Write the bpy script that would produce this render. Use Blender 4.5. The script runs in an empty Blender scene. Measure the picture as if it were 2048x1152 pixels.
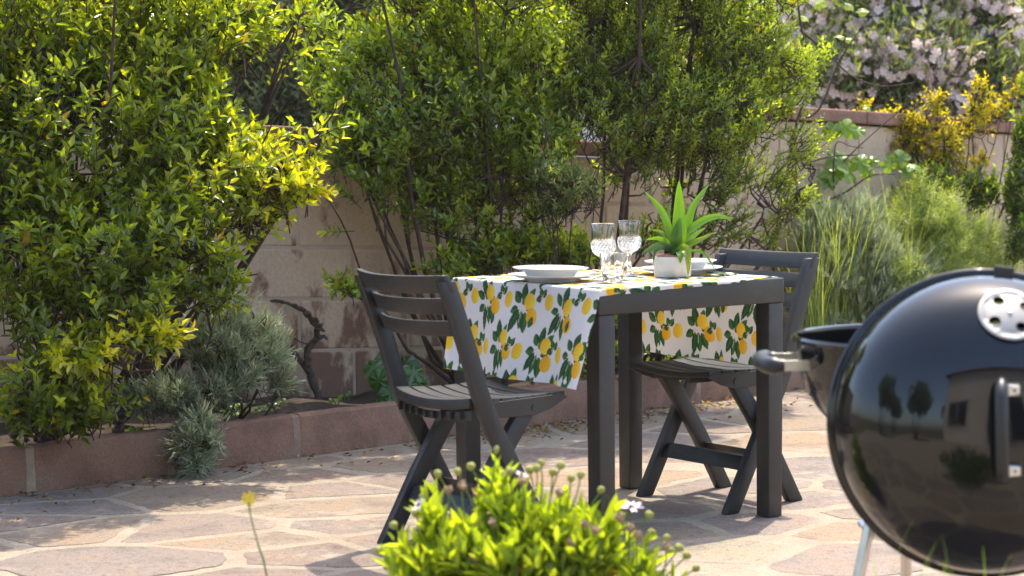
import bpy, bmesh, math, random
import numpy as np
from mathutils import Vector, Matrix, geometry

# ------------------------------------------------------------------ camera, sky, sun
scn = bpy.context.scene
F_PX, PITCH, CAM_H, ROLL = 4000.0, 0.0694, 1.1278, 0.0100     # photograph is 2048 px wide
cam_d = bpy.data.cameras.new('camera'); cam = bpy.data.objects.new('camera', cam_d)
scn.collection.objects.link(cam); scn.camera = cam
cam_d.sensor_width = 36.0; cam_d.lens = 36.0*F_PX/2048
cam_d.clip_start = 0.1; cam_d.clip_end = 500
cam.matrix_world = Matrix.Translation((0, 0, CAM_H)) @ Matrix.Rotation(math.pi/2-PITCH, 4, 'X') @ Matrix.Rotation(-ROLL, 4, 'Z')
cam_d.dof.use_dof = True; cam_d.dof.focus_distance = 6.8; cam_d.dof.aperture_fstop = 4.2

SUN_EL, SUN_AZ = math.radians(67), math.radians(67.5)          # azimuth from +x towards +y
sun_to = Vector((math.cos(SUN_EL)*math.cos(SUN_AZ), math.cos(SUN_EL)*math.sin(SUN_AZ), math.sin(SUN_EL)))
w = bpy.data.worlds.new('World'); scn.world = w; w.use_nodes = True
sky = w.node_tree.nodes.new('ShaderNodeTexSky'); sky.sky_type = 'NISHITA'; sky.sun_disc = False
sky.sun_elevation = SUN_EL; sky.sun_rotation = math.atan2(sun_to.x, sun_to.y)
sky.air_density = 1.0; sky.dust_density = 2.6; sky.ozone_density = 1.0
bg = w.node_tree.nodes['Background']; bg.inputs['Strength'].default_value = 0.15
w.node_tree.links.new(sky.outputs[0], bg.inputs['Color'])
sun_l = bpy.data.lights.new('sun', 'SUN'); sun_l.energy = 2.1; sun_l.angle = math.radians(0.53); sun_l.color = (1.0, 0.90, 0.72)
sun = bpy.data.objects.new('sun', sun_l); scn.collection.objects.link(sun)
sun.rotation_euler = (-sun_to).to_track_quat('-Z', 'Y').to_euler(); sun.location = (3, 8, 12)
scn.view_settings.view_transform = 'Standard'; scn.view_settings.look = 'None'
scn.view_settings.exposure = 1.8; scn.view_settings.gamma = 1.0; scn.view_settings.use_curve_mapping = False
scn.render.engine = 'CYCLES'
try:
    scn.cycles.max_bounces = 10; scn.cycles.transparent_max_bounces = 8; scn.cycles.transmission_bounces = 10
    scn.cycles.diffuse_bounces = 5; scn.cycles.glossy_bounces = 5
except Exception: pass

# ------------------------------------------------------------------ helpers
rnd = random.Random(7); RNG = np.random.default_rng(11)
COL = scn.collection
def px_ray(px, py):
    qx, qy = px-1024.0, py-576.0; c, s = math.cos(ROLL), math.sin(ROLL)
    x, yd = c*qx-s*qy, s*qx+c*qy
    cp, sp = math.cos(PITCH), math.sin(PITCH); up = -yd/F_PX
    return Vector((x/F_PX, cp+up*sp, -sp+up*cp))
def on_z(px, py, z=0.0):
    d = px_ray(px, py); t = (z-CAM_H)/d.z; return Vector((0, 0, CAM_H))+d*t
def at(px, py, Y):
    d = px_ray(px, py); return Vector((0, 0, CAM_H))+d*(Y/d.y)

def tag(o, label=None, cat=None, group=None, kind=None):
    if label: o['label'] = label
    if cat: o['category'] = cat
    if group: o['group'] = group
    if kind: o['kind'] = kind
    return o
def empty(name, loc=(0, 0, 0), rz=0.0):
    o = bpy.data.objects.new(name, None); COL.objects.link(o); o.location = loc; o.rotation_euler = (0, 0, rz)
    o.empty_display_size = 0.05
    return o
def link(name, me, mat=None, parent=None):
    o = bpy.data.objects.new(name, me); COL.objects.link(o)
    if mat is not None and len(me.materials) == 0: me.materials.append(mat)
    if parent is not None: o.parent = parent
    return o
class MB:
    """collects shapes; build() links them as ONE mesh object"""
    def __init__(s): s.v = []; s.f = []
    def add(s, vs, fs):
        n = len(s.v); s.v += [tuple(p) for p in vs]; s.f += [tuple(i+n for i in f) for f in fs]
    def hexa(s, p):   # 8 points: bottom 4 ccw, top 4 ccw
        s.add(p, [(3, 2, 1, 0), (4, 5, 6, 7), (0, 1, 5, 4), (1, 2, 6, 5), (2, 3, 7, 6), (3, 0, 4, 7)])
    def box(s, x0, x1, y0, y1, z0, z1):
        s.hexa([(x0, y0, z0), (x1, y0, z0), (x1, y1, z0), (x0, y1, z0), (x0, y0, z1), (x1, y0, z1), (x1, y1, z1), (x0, y1, z1)])
    def extrude_profile(s, pts, y0, y1):   # closed (x,z) profile swept along y
        n = len(pts); vs = [(x, y0, z) for x, z in pts]+[(x, y1, z) for x, z in pts]
        fs = [(i, (i+1) % n, n+(i+1) % n, n+i) for i in range(n)]
        fs += [tuple(range(n-1, -1, -1)), tuple(range(n, 2*n))]
        s.add(vs, fs)
    def tube(s, pts, rad, n=8, cap=True):
        pts = [Vector(p) for p in pts]; m = len(pts)
        if not hasattr(rad, '__len__'): rad = [rad]*m
        prev = None; vs = []
        for i, p in enumerate(pts):
            t = (pts[min(i+1, m-1)]-pts[max(i-1, 0)]).normalized()
            if prev is None:
                a = t.orthogonal().normalized()
            else:
                a = prev-t*prev.dot(t)
                a = a.normalized() if a.length > 1e-6 else t.orthogonal().normalized()
            prev = a; b = t.cross(a)
            for k in range(n):
                an = 2*math.pi*k/n; vs.append(p+(a*math.cos(an)+b*math.sin(an))*rad[i])
        fs = [(i*n+k, i*n+(k+1) % n, (i+1)*n+(k+1) % n, (i+1)*n+k) for i in range(m-1) for k in range(n)]
        if cap: fs += [tuple(range(n-1, -1, -1)), tuple((m-1)*n+k for k in range(n))]
        s.add(vs, fs)
    def lathe(s, prof, n=48, close=True):
        """prof: list of (r,z); rings; r==0 becomes a pole"""
        vs = []; rings = []
        for r, z in prof:
            if r < 1e-7: rings.append([len(vs)]); vs.append((0, 0, z))
            else:
                rings.append(list(range(len(vs), len(vs)+n)))
                vs += [(r*math.cos(2*math.pi*k/n), r*math.sin(2*math.pi*k/n), z) for k in range(n)]
        fs = []
        for a, b in zip(rings[:-1], rings[1:]):
            for k in range(n):
                k2 = (k+1) % n
                if len(a) == 1 and len(b) == 1: continue
                if len(a) == 1: fs.append((a[0], b[k2], b[k]))
                elif len(b) == 1: fs.append((a[k], a[k2], b[0]))
                else: fs.append((a[k], a[k2], b[k2], b[k]))
        s.add(vs, fs)
    def build(s, name, mat, parent=None, smooth=False, bevel=0.0, bseg=2, fix=True):
        me = bpy.data.meshes.new(name); me.from_pydata(s.v, [], s.f); me.update()
        if fix or bevel > 0:
            bm = bmesh.new(); bm.from_mesh(me)
            bmesh.ops.recalc_face_normals(bm, faces=bm.faces)
            if bevel > 0:
                es = [e for e in bm.edges if len(e.link_faces) == 2 and e.calc_face_angle(0) > math.radians(35)]
                bmesh.ops.bevel(bm, geom=es, offset=bevel, segments=bseg, profile=0.5, affect='EDGES', clamp_overlap=True)
            bm.to_mesh(me); bm.free()
        if smooth:
            me.polygons.foreach_set('use_smooth', np.ones(len(me.polygons), dtype=bool))
            try: me.set_sharp_from_angle(angle=math.radians(smooth if smooth is not True else 40))
            except Exception: pass
        return link(name, me, mat, parent)

def np_mesh(name, V, faces, mat, parent=None, col=None, smooth=False):
    """V (n,3); faces: list of int arrays (m,k); col (n,3) per vertex colours"""
    me = bpy.data.meshes.new(name)
    V = np.ascontiguousarray(V, dtype=np.float32)
    me.vertices.add(len(V)); me.vertices.foreach_set('co', V.ravel())
    loops = np.concatenate([f.ravel() for f in faces]).astype(np.int32)
    tot = np.concatenate([np.full(len(f), f.shape[1], dtype=np.int32) for f in faces])
    st = np.concatenate([[0], np.cumsum(tot)[:-1]]).astype(np.int32)
    me.loops.add(len(loops)); me.loops.foreach_set('vertex_index', loops)
    me.polygons.add(len(tot)); me.polygons.foreach_set('loop_start', st); me.polygons.foreach_set('loop_total', tot)
    if smooth: me.polygons.foreach_set('use_smooth', np.ones(len(tot), dtype=bool))
    me.update(calc_edges=True); me.validate()
    if col is not None:
        a = me.color_attributes.new('Col', 'FLOAT_COLOR', 'POINT')
        c4 = np.ones((len(V), 4), dtype=np.float32); c4[:, :3] = col
        a.data.foreach_set('color', c4.ravel())
    return link(name, me, mat, parent)

# ------------------------------------------------------------------ materials
def new_mat(name):
    m = bpy.data.materials.new(name); m.use_nodes = True
    return m, m.node_tree.nodes, m.node_tree.links, m.node_tree.nodes['Principled BSDF']
def ramp(nt, stops):
    r = nt.new('ShaderNodeValToRGB'); e = r.color_ramp.elements
    while len(e) < len(stops): e.new(0.5)
    for i, (p, c) in enumerate(stops): e[i].position = p; e[i].color = (*c, 1)
    return r
def mixc(nt, lk, a, b, fac, mode='MIX'):
    m = nt.new('ShaderNodeMix'); m.data_type = 'RGBA'; m.blend_type = mode
    for sock, val in ((6, a), (7, b), (0, fac)):
        if isinstance(val, (tuple, list)): m.inputs[sock].default_value = (*val, 1)
        elif isinstance(val, (int, float)): m.inputs[sock].default_value = val
        else: lk.new(val, m.inputs[sock])
    return m.outputs[2]
def noise(nt, lk, scale, detail=4, coord=None, rough=0.55, vec_scale=None):
    n = nt.new('ShaderNodeTexNoise'); n.inputs['Scale'].default_value = scale; n.inputs['Detail'].default_value = detail
    n.inputs['Roughness'].default_value = rough
    if coord is None:
        tc = nt.new('ShaderNodeTexCoord'); coord = tc.outputs['Object']
    if vec_scale:
        mp = nt.new('ShaderNodeMapping'); mp.inputs['Scale'].default_value = vec_scale; lk.new(coord, mp.inputs['Vector']); coord = mp.outputs[0]
    lk.new(coord, n.inputs['Vector']); return n.outputs['Fac']
def world_pos(nt): return nt.new('ShaderNodeNewGeometry').outputs['Position']
def bump(nt, lk, b, h, strength, dist=0.01):
    n = nt.new('ShaderNodeBump'); n.inputs['Strength'].default_value = strength; n.inputs['Distance'].default_value = dist
    lk.new(h, n.inputs['Height']); lk.new(n.outputs[0], b.inputs['Normal']); return n
def plain(name, col, rough=0.5, spec=0.5, metal=0.0, var=0.0, vscale=8.0, bmp=0.0, bscale=200):
    m, nt, lk, b = new_mat(name)
    b.inputs['Base Color'].default_value = (*col, 1); b.inputs['Roughness'].default_value = rough
    b.inputs['Specular IOR Level'].default_value = spec; b.inputs['Metallic'].default_value = metal
    if var:
        n = noise(nt, lk, vscale)
        r = ramp(nt, [(0.3, tuple(c*(1-var) for c in col)), (0.7, tuple(min(1, c*(1+var)) for c in col))])
        lk.new(n, r.inputs[0]); lk.new(r.outputs[0], b.inputs['Base Color'])
    if bmp: bump(nt, lk, b, noise(nt, lk, bscale), bmp, 0.002)
    return m
def leaf_mat(name, rough=0.38, trans=0.42, tint=(2.0, 1.9, 0.45), spec=0.5):
    m, nt, lk, b = new_mat(name)
    at_ = nt.new('ShaderNodeVertexColor'); at_.layer_name = 'Col'
    lk.new(at_.outputs[0], b.inputs['Base Color']); b.inputs['Roughness'].default_value = rough
    b.inputs['Specular IOR Level'].default_value = spec
    tr = nt.new('ShaderNodeBsdfTranslucent'); lk.new(mixc(nt, lk, at_.outputs[0], tint, 1.0, 'MULTIPLY'), tr.inputs['Color'])
    mx = nt.new('ShaderNodeMixShader'); mx.inputs[0].default_value = trans
    lk.new(b.outputs[0], mx.inputs[1]); lk.new(tr.outputs[0], mx.inputs[2])
    lk.new(mx.outputs[0], nt['Material Output'].inputs['Surface'])
    return m
def bark_mat(name, c0, c1, scale=30):
    m, nt, lk, b = new_mat(name); g = world_pos(nt)
    n = noise(nt, lk, scale, 5, g, 0.65); r = ramp(nt, [(0.3, c0), (0.7, c1)]); lk.new(n, r.inputs[0]); lk.new(r.outputs[0], b.inputs['Base Color'])
    b.inputs['Roughness'].default_value = 0.85; bump(nt, lk, b, n, 0.6, 0.01); return m

M = {}
M['leaf_privet'] = leaf_mat('glossy privet leaf', 0.27, 0.50, spec=1.0)
M['leaf_myrtle'] = leaf_mat('dark myrtle leaf', 0.26, 0.46, spec=1.0)
M['leaf_lavender'] = leaf_mat('downy lavender leaf', 0.6, 0.3, (1.2, 1.25, 0.9), 0.3)
M['leaf_daisy'] = leaf_mat('daisy leaf', 0.42, 0.5, (1.9, 1.8, 0.4))
M['leaf_far'] = leaf_mat('far leaf', 0.5, 0.35)
M['leaf_house'] = leaf_mat('houseplant leaf', 0.36, 0.40, (1.5, 1.6, 0.4))
M['petal'] = leaf_mat('petal', 0.6, 0.4, (1.0, 1.0, 1.0), 0.3)
M['bark'] = bark_mat('brown bark', (0.022, 0.014, 0.010), (0.085, 0.052, 0.036))
M['bark_vine'] = bark_mat('shaggy vine bark', (0.03, 0.02, 0.014), (0.13, 0.085, 0.06), 60)
M['stem_green'] = plain('green stem', (0.10, 0.16, 0.03), 0.55)

def stone_mat():
    m, nt, lk, b = new_mat('porphyry paving stone'); g = world_pos(nt)
    oi = nt.new('ShaderNodeObjectInfo')
    r = ramp(nt, [(0.0, (0.215, 0.165, 0.135)), (0.2, (0.235, 0.187, 0.155)), (0.42, (0.25, 0.195, 0.145)), (0.6, (0.215, 0.175, 0.150)), (0.82, (0.275, 0.20, 0.135)), (0.93, (0.29, 0.245, 0.18))])
    r.color_ramp.interpolation = 'CONSTANT'
    lk.new(oi.outputs['Random'], r.inputs[0])
    n1 = noise(nt, lk, 5.0, 6, g, 0.6); n2 = noise(nt, lk, 160, 3, g, 0.7); n3 = noise(nt, lk, 2.2, 3, g)
    r1 = ramp(nt, [(0.30, (0.66, 0.62, 0.62)), (0.5, (1, 1, 1)), (0.70, (1.16, 0.98, 0.80))]); lk.new(n1, r1.inputs[0])
    c = mixc(nt, lk, r.outputs[0], r1.outputs[0], 0.9, 'MULTIPLY')
    r2 = ramp(nt, [(0.35, (0.66, 0.65, 0.64)), (0.65, (1.2, 1.2, 1.2))]); lk.new(n2, r2.inputs[0])
    c = mixc(nt, lk, c, r2.outputs[0], 0.9, 'MULTIPLY')
    n6 = noise(nt, lk, 38, 5, g, 0.75); r6 = ramp(nt, [(0.34, (0.45, 0.42, 0.40)), (0.47, (1, 1, 1))]); lk.new(n6, r6.inputs[0]); c = mixc(nt, lk, c, r6.outputs[0], 0.8, 'MULTIPLY')
    r3 = ramp(nt, [(0.50, (0, 0, 0)), (0.64, (1, 1, 1))]); lk.new(n3, r3.inputs[0])
    n4 = noise(nt, lk, 9, 5, g, 0.7); r4 = ramp(nt, [(0.5, (0, 0, 0)), (0.62, (0.75, 0.75, 0.75))]); lk.new(n4, r4.inputs[0])
    fac = mixc(nt, lk, r3.outputs[0], r4.outputs[0], 1.0, 'MULTIPLY')
    c = mixc(nt, lk, c, (0.33, 0.28, 0.22), fac)
    lk.new(c, b.inputs['Base Color']); b.inputs['Roughness'].default_value = 0.75; b.inputs['Specular IOR Level'].default_value = 0.35
    nb = noise(nt, lk, 28, 7, g, 0.65); bump(nt, lk, b, nb, 0.75, 0.012); return m
M['stone'] = stone_mat()
def rough_mat(name, stops, scale, bs, bstr=0.6, rough=0.9, fine=None):
    m, nt, lk, b = new_mat(name); g = world_pos(nt)
    n = noise(nt, lk, scale, 6, g, 0.65); r = ramp(nt, stops); lk.new(n, r.inputs[0]); c = r.outputs[0]
    if fine:
        n2 = noise(nt, lk, fine, 3, g, 0.7); r2 = ramp(nt, [(0.3, (0.7, 0.7, 0.7)), (0.7, (1.2, 1.2, 1.2))]); lk.new(n2, r2.inputs[0])
        c = mixc(nt, lk, c, r2.outputs[0], 0.9, 'MULTIPLY')
    lk.new(c, b.inputs['Base Color']); b.inputs['Roughness'].default_value = rough; b.inputs['Specular IOR Level'].default_value = 0.25
    bump(nt, lk, b, noise(nt, lk, bs, 6, g, 0.7), bstr, 0.01); return m
M['mortar'] = rough_mat('sandy mortar', [(0.3, (0.285, 0.235, 0.175)), (0.7, (0.37, 0.31, 0.235))], 7, 60, 0.8, 0.95, 120)
M['soil'] = rough_mat('dry dark soil', [(0.35, (0.03, 0.022, 0.016)), (0.7, (0.085, 0.062, 0.045))], 14, 40, 1.0, 0.95, 90)
M['ground'] = rough_mat('garden earth and dry grass', [(0.35, (0.07, 0.075, 0.03)), (0.7, (0.16, 0.13, 0.07))], 2, 20, 0.8)
M['stucco'] = rough_mat('cream stucco', [(0.3, (0.60, 0.55, 0.48)), (0.7, (0.68, 0.63, 0.55))], 1.5, 90, 0.4)
M['stucco_pink'] = rough_mat('pale rose stucco', [(0.3, (0.66, 0.56, 0.50)), (0.7, (0.74, 0.64, 0.58))], 1.5, 90, 0.3)
M['stucco_grey'] = rough_mat('pale grey stucco', [(0.3, (0.60, 0.62, 0.66)), (0.7, (0.68, 0.70, 0.74))], 1.5, 90, 0.3)
M['rooftile'] = rough_mat('clay roof', [(0.3, (0.22, 0.09, 0.05)), (0.7, (0.36, 0.16, 0.09))], 4, 30)
M['window'] = plain('dark window glass', (0.02, 0.025, 0.03), 0.05, 0.6)
M['frame'] = plain('painted window frame', (0.35, 0.34, 0.32), 0.5)

def block_mat():
    m, nt, lk, b = new_mat('stained wall block'); g = world_pos(nt)
    n = noise(nt, lk, 3.5, 6, g, 0.6); r = ramp(nt, [(0.3, (0.52, 0.39, 0.285)), (0.7, (0.64, 0.49, 0.365))]); lk.new(n, r.inputs[0])
    n2 = noise(nt, lk, 70, 4, g, 0.7); r2 = ramp(nt, [(0.3, (0.82, 0.82, 0.82)), (0.7, (1.1, 1.1, 1.1))]); lk.new(n2, r2.inputs[0])
    c = mixc(nt, lk, r.outputs[0], r2.outputs[0], 0.9, 'MULTIPLY')
    # damp red-brown stains, commoner low on the wall
    st = noise(nt, lk, 5.5, 5, g, 0.6, (1.6, 1.6, 0.9)); sx = nt.new('ShaderNodeSeparateXYZ'); lk.new(g, sx.inputs[0])
    mr = nt.new('ShaderNodeMapRange'); mr.inputs[1].default_value = 0.05; mr.inputs[2].default_value = 0.75; mr.inputs[3].default_value = 0.22; mr.inputs[4].default_value = 0.0
    lk.new(sx.outputs['Z'], mr.inputs[0])
    ad = nt.new('ShaderNodeMath'); ad.operation = 'ADD'; lk.new(st, ad.inputs[0]); lk.new(mr.outputs[0], ad.inputs[1])
    r3 = ramp(nt, [(0.59, (0, 0, 0)), (0.69, (0.85, 0.85, 0.85))]); lk.new(ad.outputs[0], r3.inputs[0])
    c = mixc(nt, lk, c, (0.17, 0.085, 0.06), r3.outputs[0])
    lk.new(c, b.inputs['Base Color']); b.inputs['Roughness'].default_value = 0.92; b.inputs['Specular IOR Level'].default_value = 0.2
    bump(nt, lk, b, noise(nt, lk, 45, 7, g, 0.7), 0.5, 0.01); return m
M['block'] = block_mat()
M['wall_mortar'] = rough_mat('wall mortar', [(0.3, (0.47, 0.365, 0.285)), (0.7, (0.58, 0.46, 0.36))], 8, 70, 0.7)
M['coping'] = rough_mat('brick red coping', [(0.3, (0.22, 0.12, 0.09)), (0.7, (0.34, 0.20, 0.15))], 6, 60, 0.5, 0.9, 120)
M['kerb'] = rough_mat('faded red concrete kerb', [(0.3, (0.13, 0.08, 0.058)), (0.5, (0.245, 0.138, 0.095)), (0.7, (0.265, 0.185, 0.13))], 3.2, 70, 0.5, 0.9, 140)
M['kerb_joint_red'] = rough_mat('reddish joint mortar', [(0.3, (0.20, 0.125, 0.095)), (0.7, (0.32, 0.23, 0.17))], 15, 70, 0.7)
M['kerb_joint'] = rough_mat('yellowish joint mortar', [(0.3, (0.26, 0.20, 0.14)), (0.7, (0.42, 0.34, 0.23))], 15, 70, 0.7)

def resin_mat(name, col, grain=True):
    m, nt, lk, b = new_mat(name); b.inputs['Specular IOR Level'].default_value = 0.5
    n = noise(nt, lk, 7, 7, None, 0.72); r = ramp(nt, [(0.32, tuple(c*0.75 for c in col)), (0.55, col), (0.75, (col[0]*1.9, col[1]*1.8, col[2]*1.65))]); lk.new(n, r.inputs[0])
    lk.new(r.outputs[0], b.inputs['Base Color']); b.inputs['Roughness'].default_value = 0.46
    if grain:
        h = noise(nt, lk, 22, 5, None, 0.6, (8, 1, 8)); bump(nt, lk, b, h, 0.35, 0.002)
        r2 = ramp(nt, [(0.3, (0.4, 0.4, 0.4)), (0.7, (0.56, 0.56, 0.56))]); lk.new(h, r2.inputs[0]); lk.new(r2.outputs[0], b.inputs['Roughness'])
    return m
M['resin'] = resin_mat('anthracite resin', (0.019, 0.0185, 0.019))
M['resin_smooth'] = resin_mat('anthracite resin smooth', (0.025, 0.0215, 0.0195), False)
M['porcelain'] = plain('white porcelain', (0.80, 0.80, 0.79), 0.12, 0.5)
M['pot'] = plain('off white ceramic', (0.62, 0.58, 0.52), 0.45, 0.4, 0, 0.10, 25)
M['terracotta'] = plain('terracotta plastic', (0.30, 0.12, 0.07), 0.6)
M['enamel'] = plain('black porcelain enamel', (0.006, 0.0062, 0.007), 0.03, 0.75)
def enamel():
    m, nt, lk, b = new_mat('black porcelain enamel'); b.inputs['Base Color'].default_value = (0.006, 0.0062, 0.007, 1); b.inputs['Specular IOR Level'].default_value = 0.5
    n = noise(nt, lk, 9, 6, None, 0.7); r = ramp(nt, [(0.42, (0.022, 0.022, 0.022)), (0.72, (0.10, 0.10, 0.10))]); lk.new(n, r.inputs[0]); lk.new(r.outputs[0], b.inputs['Roughness'])
    n2 = noise(nt, lk, 420, 2, None, 0.6); r2 = ramp(nt, [(0.70, (0.006, 0.0062, 0.007)), (0.78, (0.07, 0.065, 0.06))]); lk.new(n2, r2.inputs[0]); lk.new(r2.outputs[0], b.inputs['Base Color'])
    return m
M['enamel'] = enamel()
M['damper'] = plain('dull brushed aluminium', (0.24, 0.235, 0.23), 0.48, 0.5, 1.0, 0.12, 40)
M['chrome'] = plain('brushed aluminium', (0.62, 0.61, 0.59), 0.28, 0.5, 1.0, 0.06, 60)
M['steel'] = plain('polished steel', (0.68, 0.67, 0.65), 0.14, 0.5, 1.0)
M['black_plastic'] = plain('black nylon plastic', (0.018, 0.018, 0.019), 0.38, 0.45)
M['grey_plastic'] = plain('dark grey nylon', (0.05, 0.05, 0.052), 0.36, 0.45)
def glass_mat():
    m, nt, lk, b = new_mat('clear glass'); b.inputs['Base Color'].default_value = (1, 1, 1, 1); b.inputs['Roughness'].default_value = 0.0
    b.inputs['IOR'].default_value = 1.5; b.inputs['Transmission Weight'].default_value = 1.0; return m
M['glass'] = glass_mat()
def cloth_mat():
    m, nt, lk, b = new_mat('lemon print cotton')
    at_ = nt.new('ShaderNodeVertexColor'); at_.layer_name = 'Col'; lk.new(at_.outputs[0], b.inputs['Base Color'])
    b.inputs['Roughness'].default_value = 0.85; b.inputs['Specular IOR Level'].default_value = 0.15
    h = noise(nt, lk, 900, 2); bump(nt, lk, b, h, 0.15, 0.001)
    tr = nt.new('ShaderNodeBsdfTranslucent'); lk.new(at_.outputs[0], tr.inputs['Color'])
    mx = nt.new('ShaderNodeMixShader'); mx.inputs[0].default_value = 0.22
    lk.new(b.outputs[0], mx.inputs[1]); lk.new(tr.outputs[0], mx.inputs[2]); lk.new(mx.outputs[0], nt['Material Output'].inputs['Surface']); return m
M['cloth'] = cloth_mat()
# ------------------------------------------------------------------ ground, patio, wall
def noise3(P, seed, scale, n=24):
    """cheap smooth noise, about -1..1: sum of random sines"""
    r = np.random.default_rng(seed); K = r.normal(size=(n, 3))*scale; ph = r.uniform(0, 6.28, n)
    return np.sin(P@K.T+ph).sum(1)/math.sqrt(n/2)/1.6

mb = MB(); mb.add([(-90, -90, -0.06), (90, -90, -0.06), (90, 90, -0.06), (-90, 90, -0.06)], [(0, 1, 2, 3)])
tag(mb.build('ground', M['ground'], fix=False), kind='structure')

K_DIR = Vector((math.cos(math.radians(41.88)), math.sin(math.radians(41.88)), 0)); K_N = Vector((-K_DIR.y, K_DIR.x, 0))
K0 = Vector((-1.692, 6.522, 0)); K_END = 4.16
K1 = K0+K_DIR*K_END; K2_DIR = Vector((math.cos(math.radians(27)), math.sin(math.radians(27)), 0)); K2_N = Vector((-K2_DIR.y, K2_DIR.x, 0))
W_DIR = Vector((math.cos(math.radians(34)), math.sin(math.radians(34)), 0)); W_N = Vector((-W_DIR.y, W_DIR.x, 0))
W0 = Vector((-0.783, 8.269, 0)); W_SLOPE = -0.045

patio_me_pts = [(-7, -5.5), (7.5, -5.5), (7.5, 14.0)]
kA = K0-K_DIR*4.0; kB = K1+K2_DIR*4.0
mb = MB(); pl = [(-7.5, -5.5), (7.5, -5.5), (7.5, kB.y), (kB.x, kB.y), (K1.x, K1.y), (kA.x, kA.y), (-7.5, kA.y)]
mb.add([(x, y, -0.0016) for x, y in pl]+[(x, y, -0.055) for x, y in pl], [tuple(range(7))]+[(i, (i+1) % 7, 7+(i+1) % 7, 7+i) for i in range(7)])
patio = tag(mb.build('patio', M['mortar']), kind='structure')

def clip(poly, p, n):      # keep the side where (x-p).n <= 0
    out = []; m = len(poly)
    for i in range(m):
        a, b = poly[i], poly[(i+1) % m]; da = (a-p).dot(n); db = (b-p).dot(n)
        if da <= 0: out.append(a)
        if (da < 0 < db) or (db < 0 < da): out.append(a+(b-a)*(da/(da-db)))
    return out
def stones():
    r = random.Random(21); pts = []
    ca, sa = math.cos(0.25), math.sin(0.25); STR = 1.35
    def fwd(x, y): return Vector(((x*ca+y*sa)/STR, -x*sa+y*ca, 0))
    def back(v): return Vector((v.x*STR*ca-v.y*sa, v.x*STR*sa+v.y*ca, 0))
    tries = 0
    while tries < 9000 and len(pts) < 275:
        tries += 1
        x, y = r.uniform(-2.7, 3.0), r.uniform(2.4, 10.6)
        if (Vector((x, y, 0))-K0).dot(K_N) > 0.02: continue
        q = fwd(x, y); rad = r.choice((0.22, 0.29, 0.36, 0.40))
        if all((q-p).length > 0.5*(rad+r0) for p, r0 in pts): pts.append((q, rad))
    P = [p for p, _ in pts]; res = []
    for i, p in enumerate(P):
        poly = [p+Vector(d) for d in ((-1, -1, 0), (1, -1, 0), (1, 1, 0), (-1, 1, 0))]
        for q, rq in sorted(pts, key=lambda t: (t[0]-p).length)[1:26]:
            n = (q-p); L = n.length; n = n/L
            wgt = 0.5+0.18*(pts[i][1]-rq)/L
            poly = clip(poly, p+n*(L*wgt), n)
            if len(poly) < 3: break
        poly = [back(v) for v in poly]
        poly = clip(poly, K0-K_N*0.012, K_N)
        if len(poly) < 3: continue
        c = sum(poly, Vector())/len(poly)
        if max((v-c).length for v in poly) > 0.75: continue
        area = 0.5*abs(sum(a.x*b.y-b.x*a.y for a, b in zip(poly, poly[1:]+poly[:1])))
        if area < 0.012: continue
        res.append((c, poly))
    return res
for c, poly in stones():
    r = random.Random(int(c.x*1000)+int(c.y*7777))
    # inset each edge for the joint, then roughen
    m = len(poly); ins = poly[:]
    for a, b in zip(poly, poly[1:]+poly[:1]):
        e = b-a
        if e.length < 1e-4: continue
        n = Vector((e.y, -e.x, 0)).normalized()
        if (c-a).dot(n) > 0: n = -n
        ins = clip(ins, a-n*r.uniform(0.007, 0.024), n)
        if len(ins) < 3: break
    if len(ins) < 3: continue
    ring = []
    for a, b in zip(ins, ins[1:]+ins[:1]):
        L = (b-a).length; k = max(1, int(L/0.035)); nn = Vector((b.y-a.y, a.x-b.x, 0)).normalized() if L > 1e-5 else Vector()
        for j in range(k):
            t = j/k; corner = 0.35 if j == 0 else 0.0
            p = a.lerp(b, t); p = p+(c-p).normalized()*(corner*0.012+r.uniform(0, 0.013)); ring.append(p)
    n = len(ring)
    if n < 4: continue
    dz = r.uniform(-0.0015, 0.0015); tx, ty = r.uniform(-.004, .004), r.uniform(-.004, .004)
    z = lambda p, o: dz+o+(p.x-c.x)*tx+(p.y-c.y)*ty
    vs = [(p.x-c.x, p.y-c.y, -0.012) for p in ring]
    e1 = [p+(c-p).normalized()*0.0012 for p in ring]; vs += [(p.x-c.x, p.y-c.y, z(p, -0.0010)) for p in e1]
    e2 = [p+(c-p).normalized()*0.012 for p in ring]; vs += [(p.x-c.x, p.y-c.y, z(p, 0.0)) for p in e2]
    fs = [(i, (i+1) % n, n+(i+1) % n, n+i) for i in range(n)]+[(n+i, n+(i+1) % n, 2*n+(i+1) % n, 2*n+i) for i in range(n)]+[tuple(range(2*n, 3*n))]
    mb = MB(); mb.add(vs, fs); o = mb.build('paving_stone', M['stone'], patio); o.location = (c.x, c.y, 0)

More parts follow.
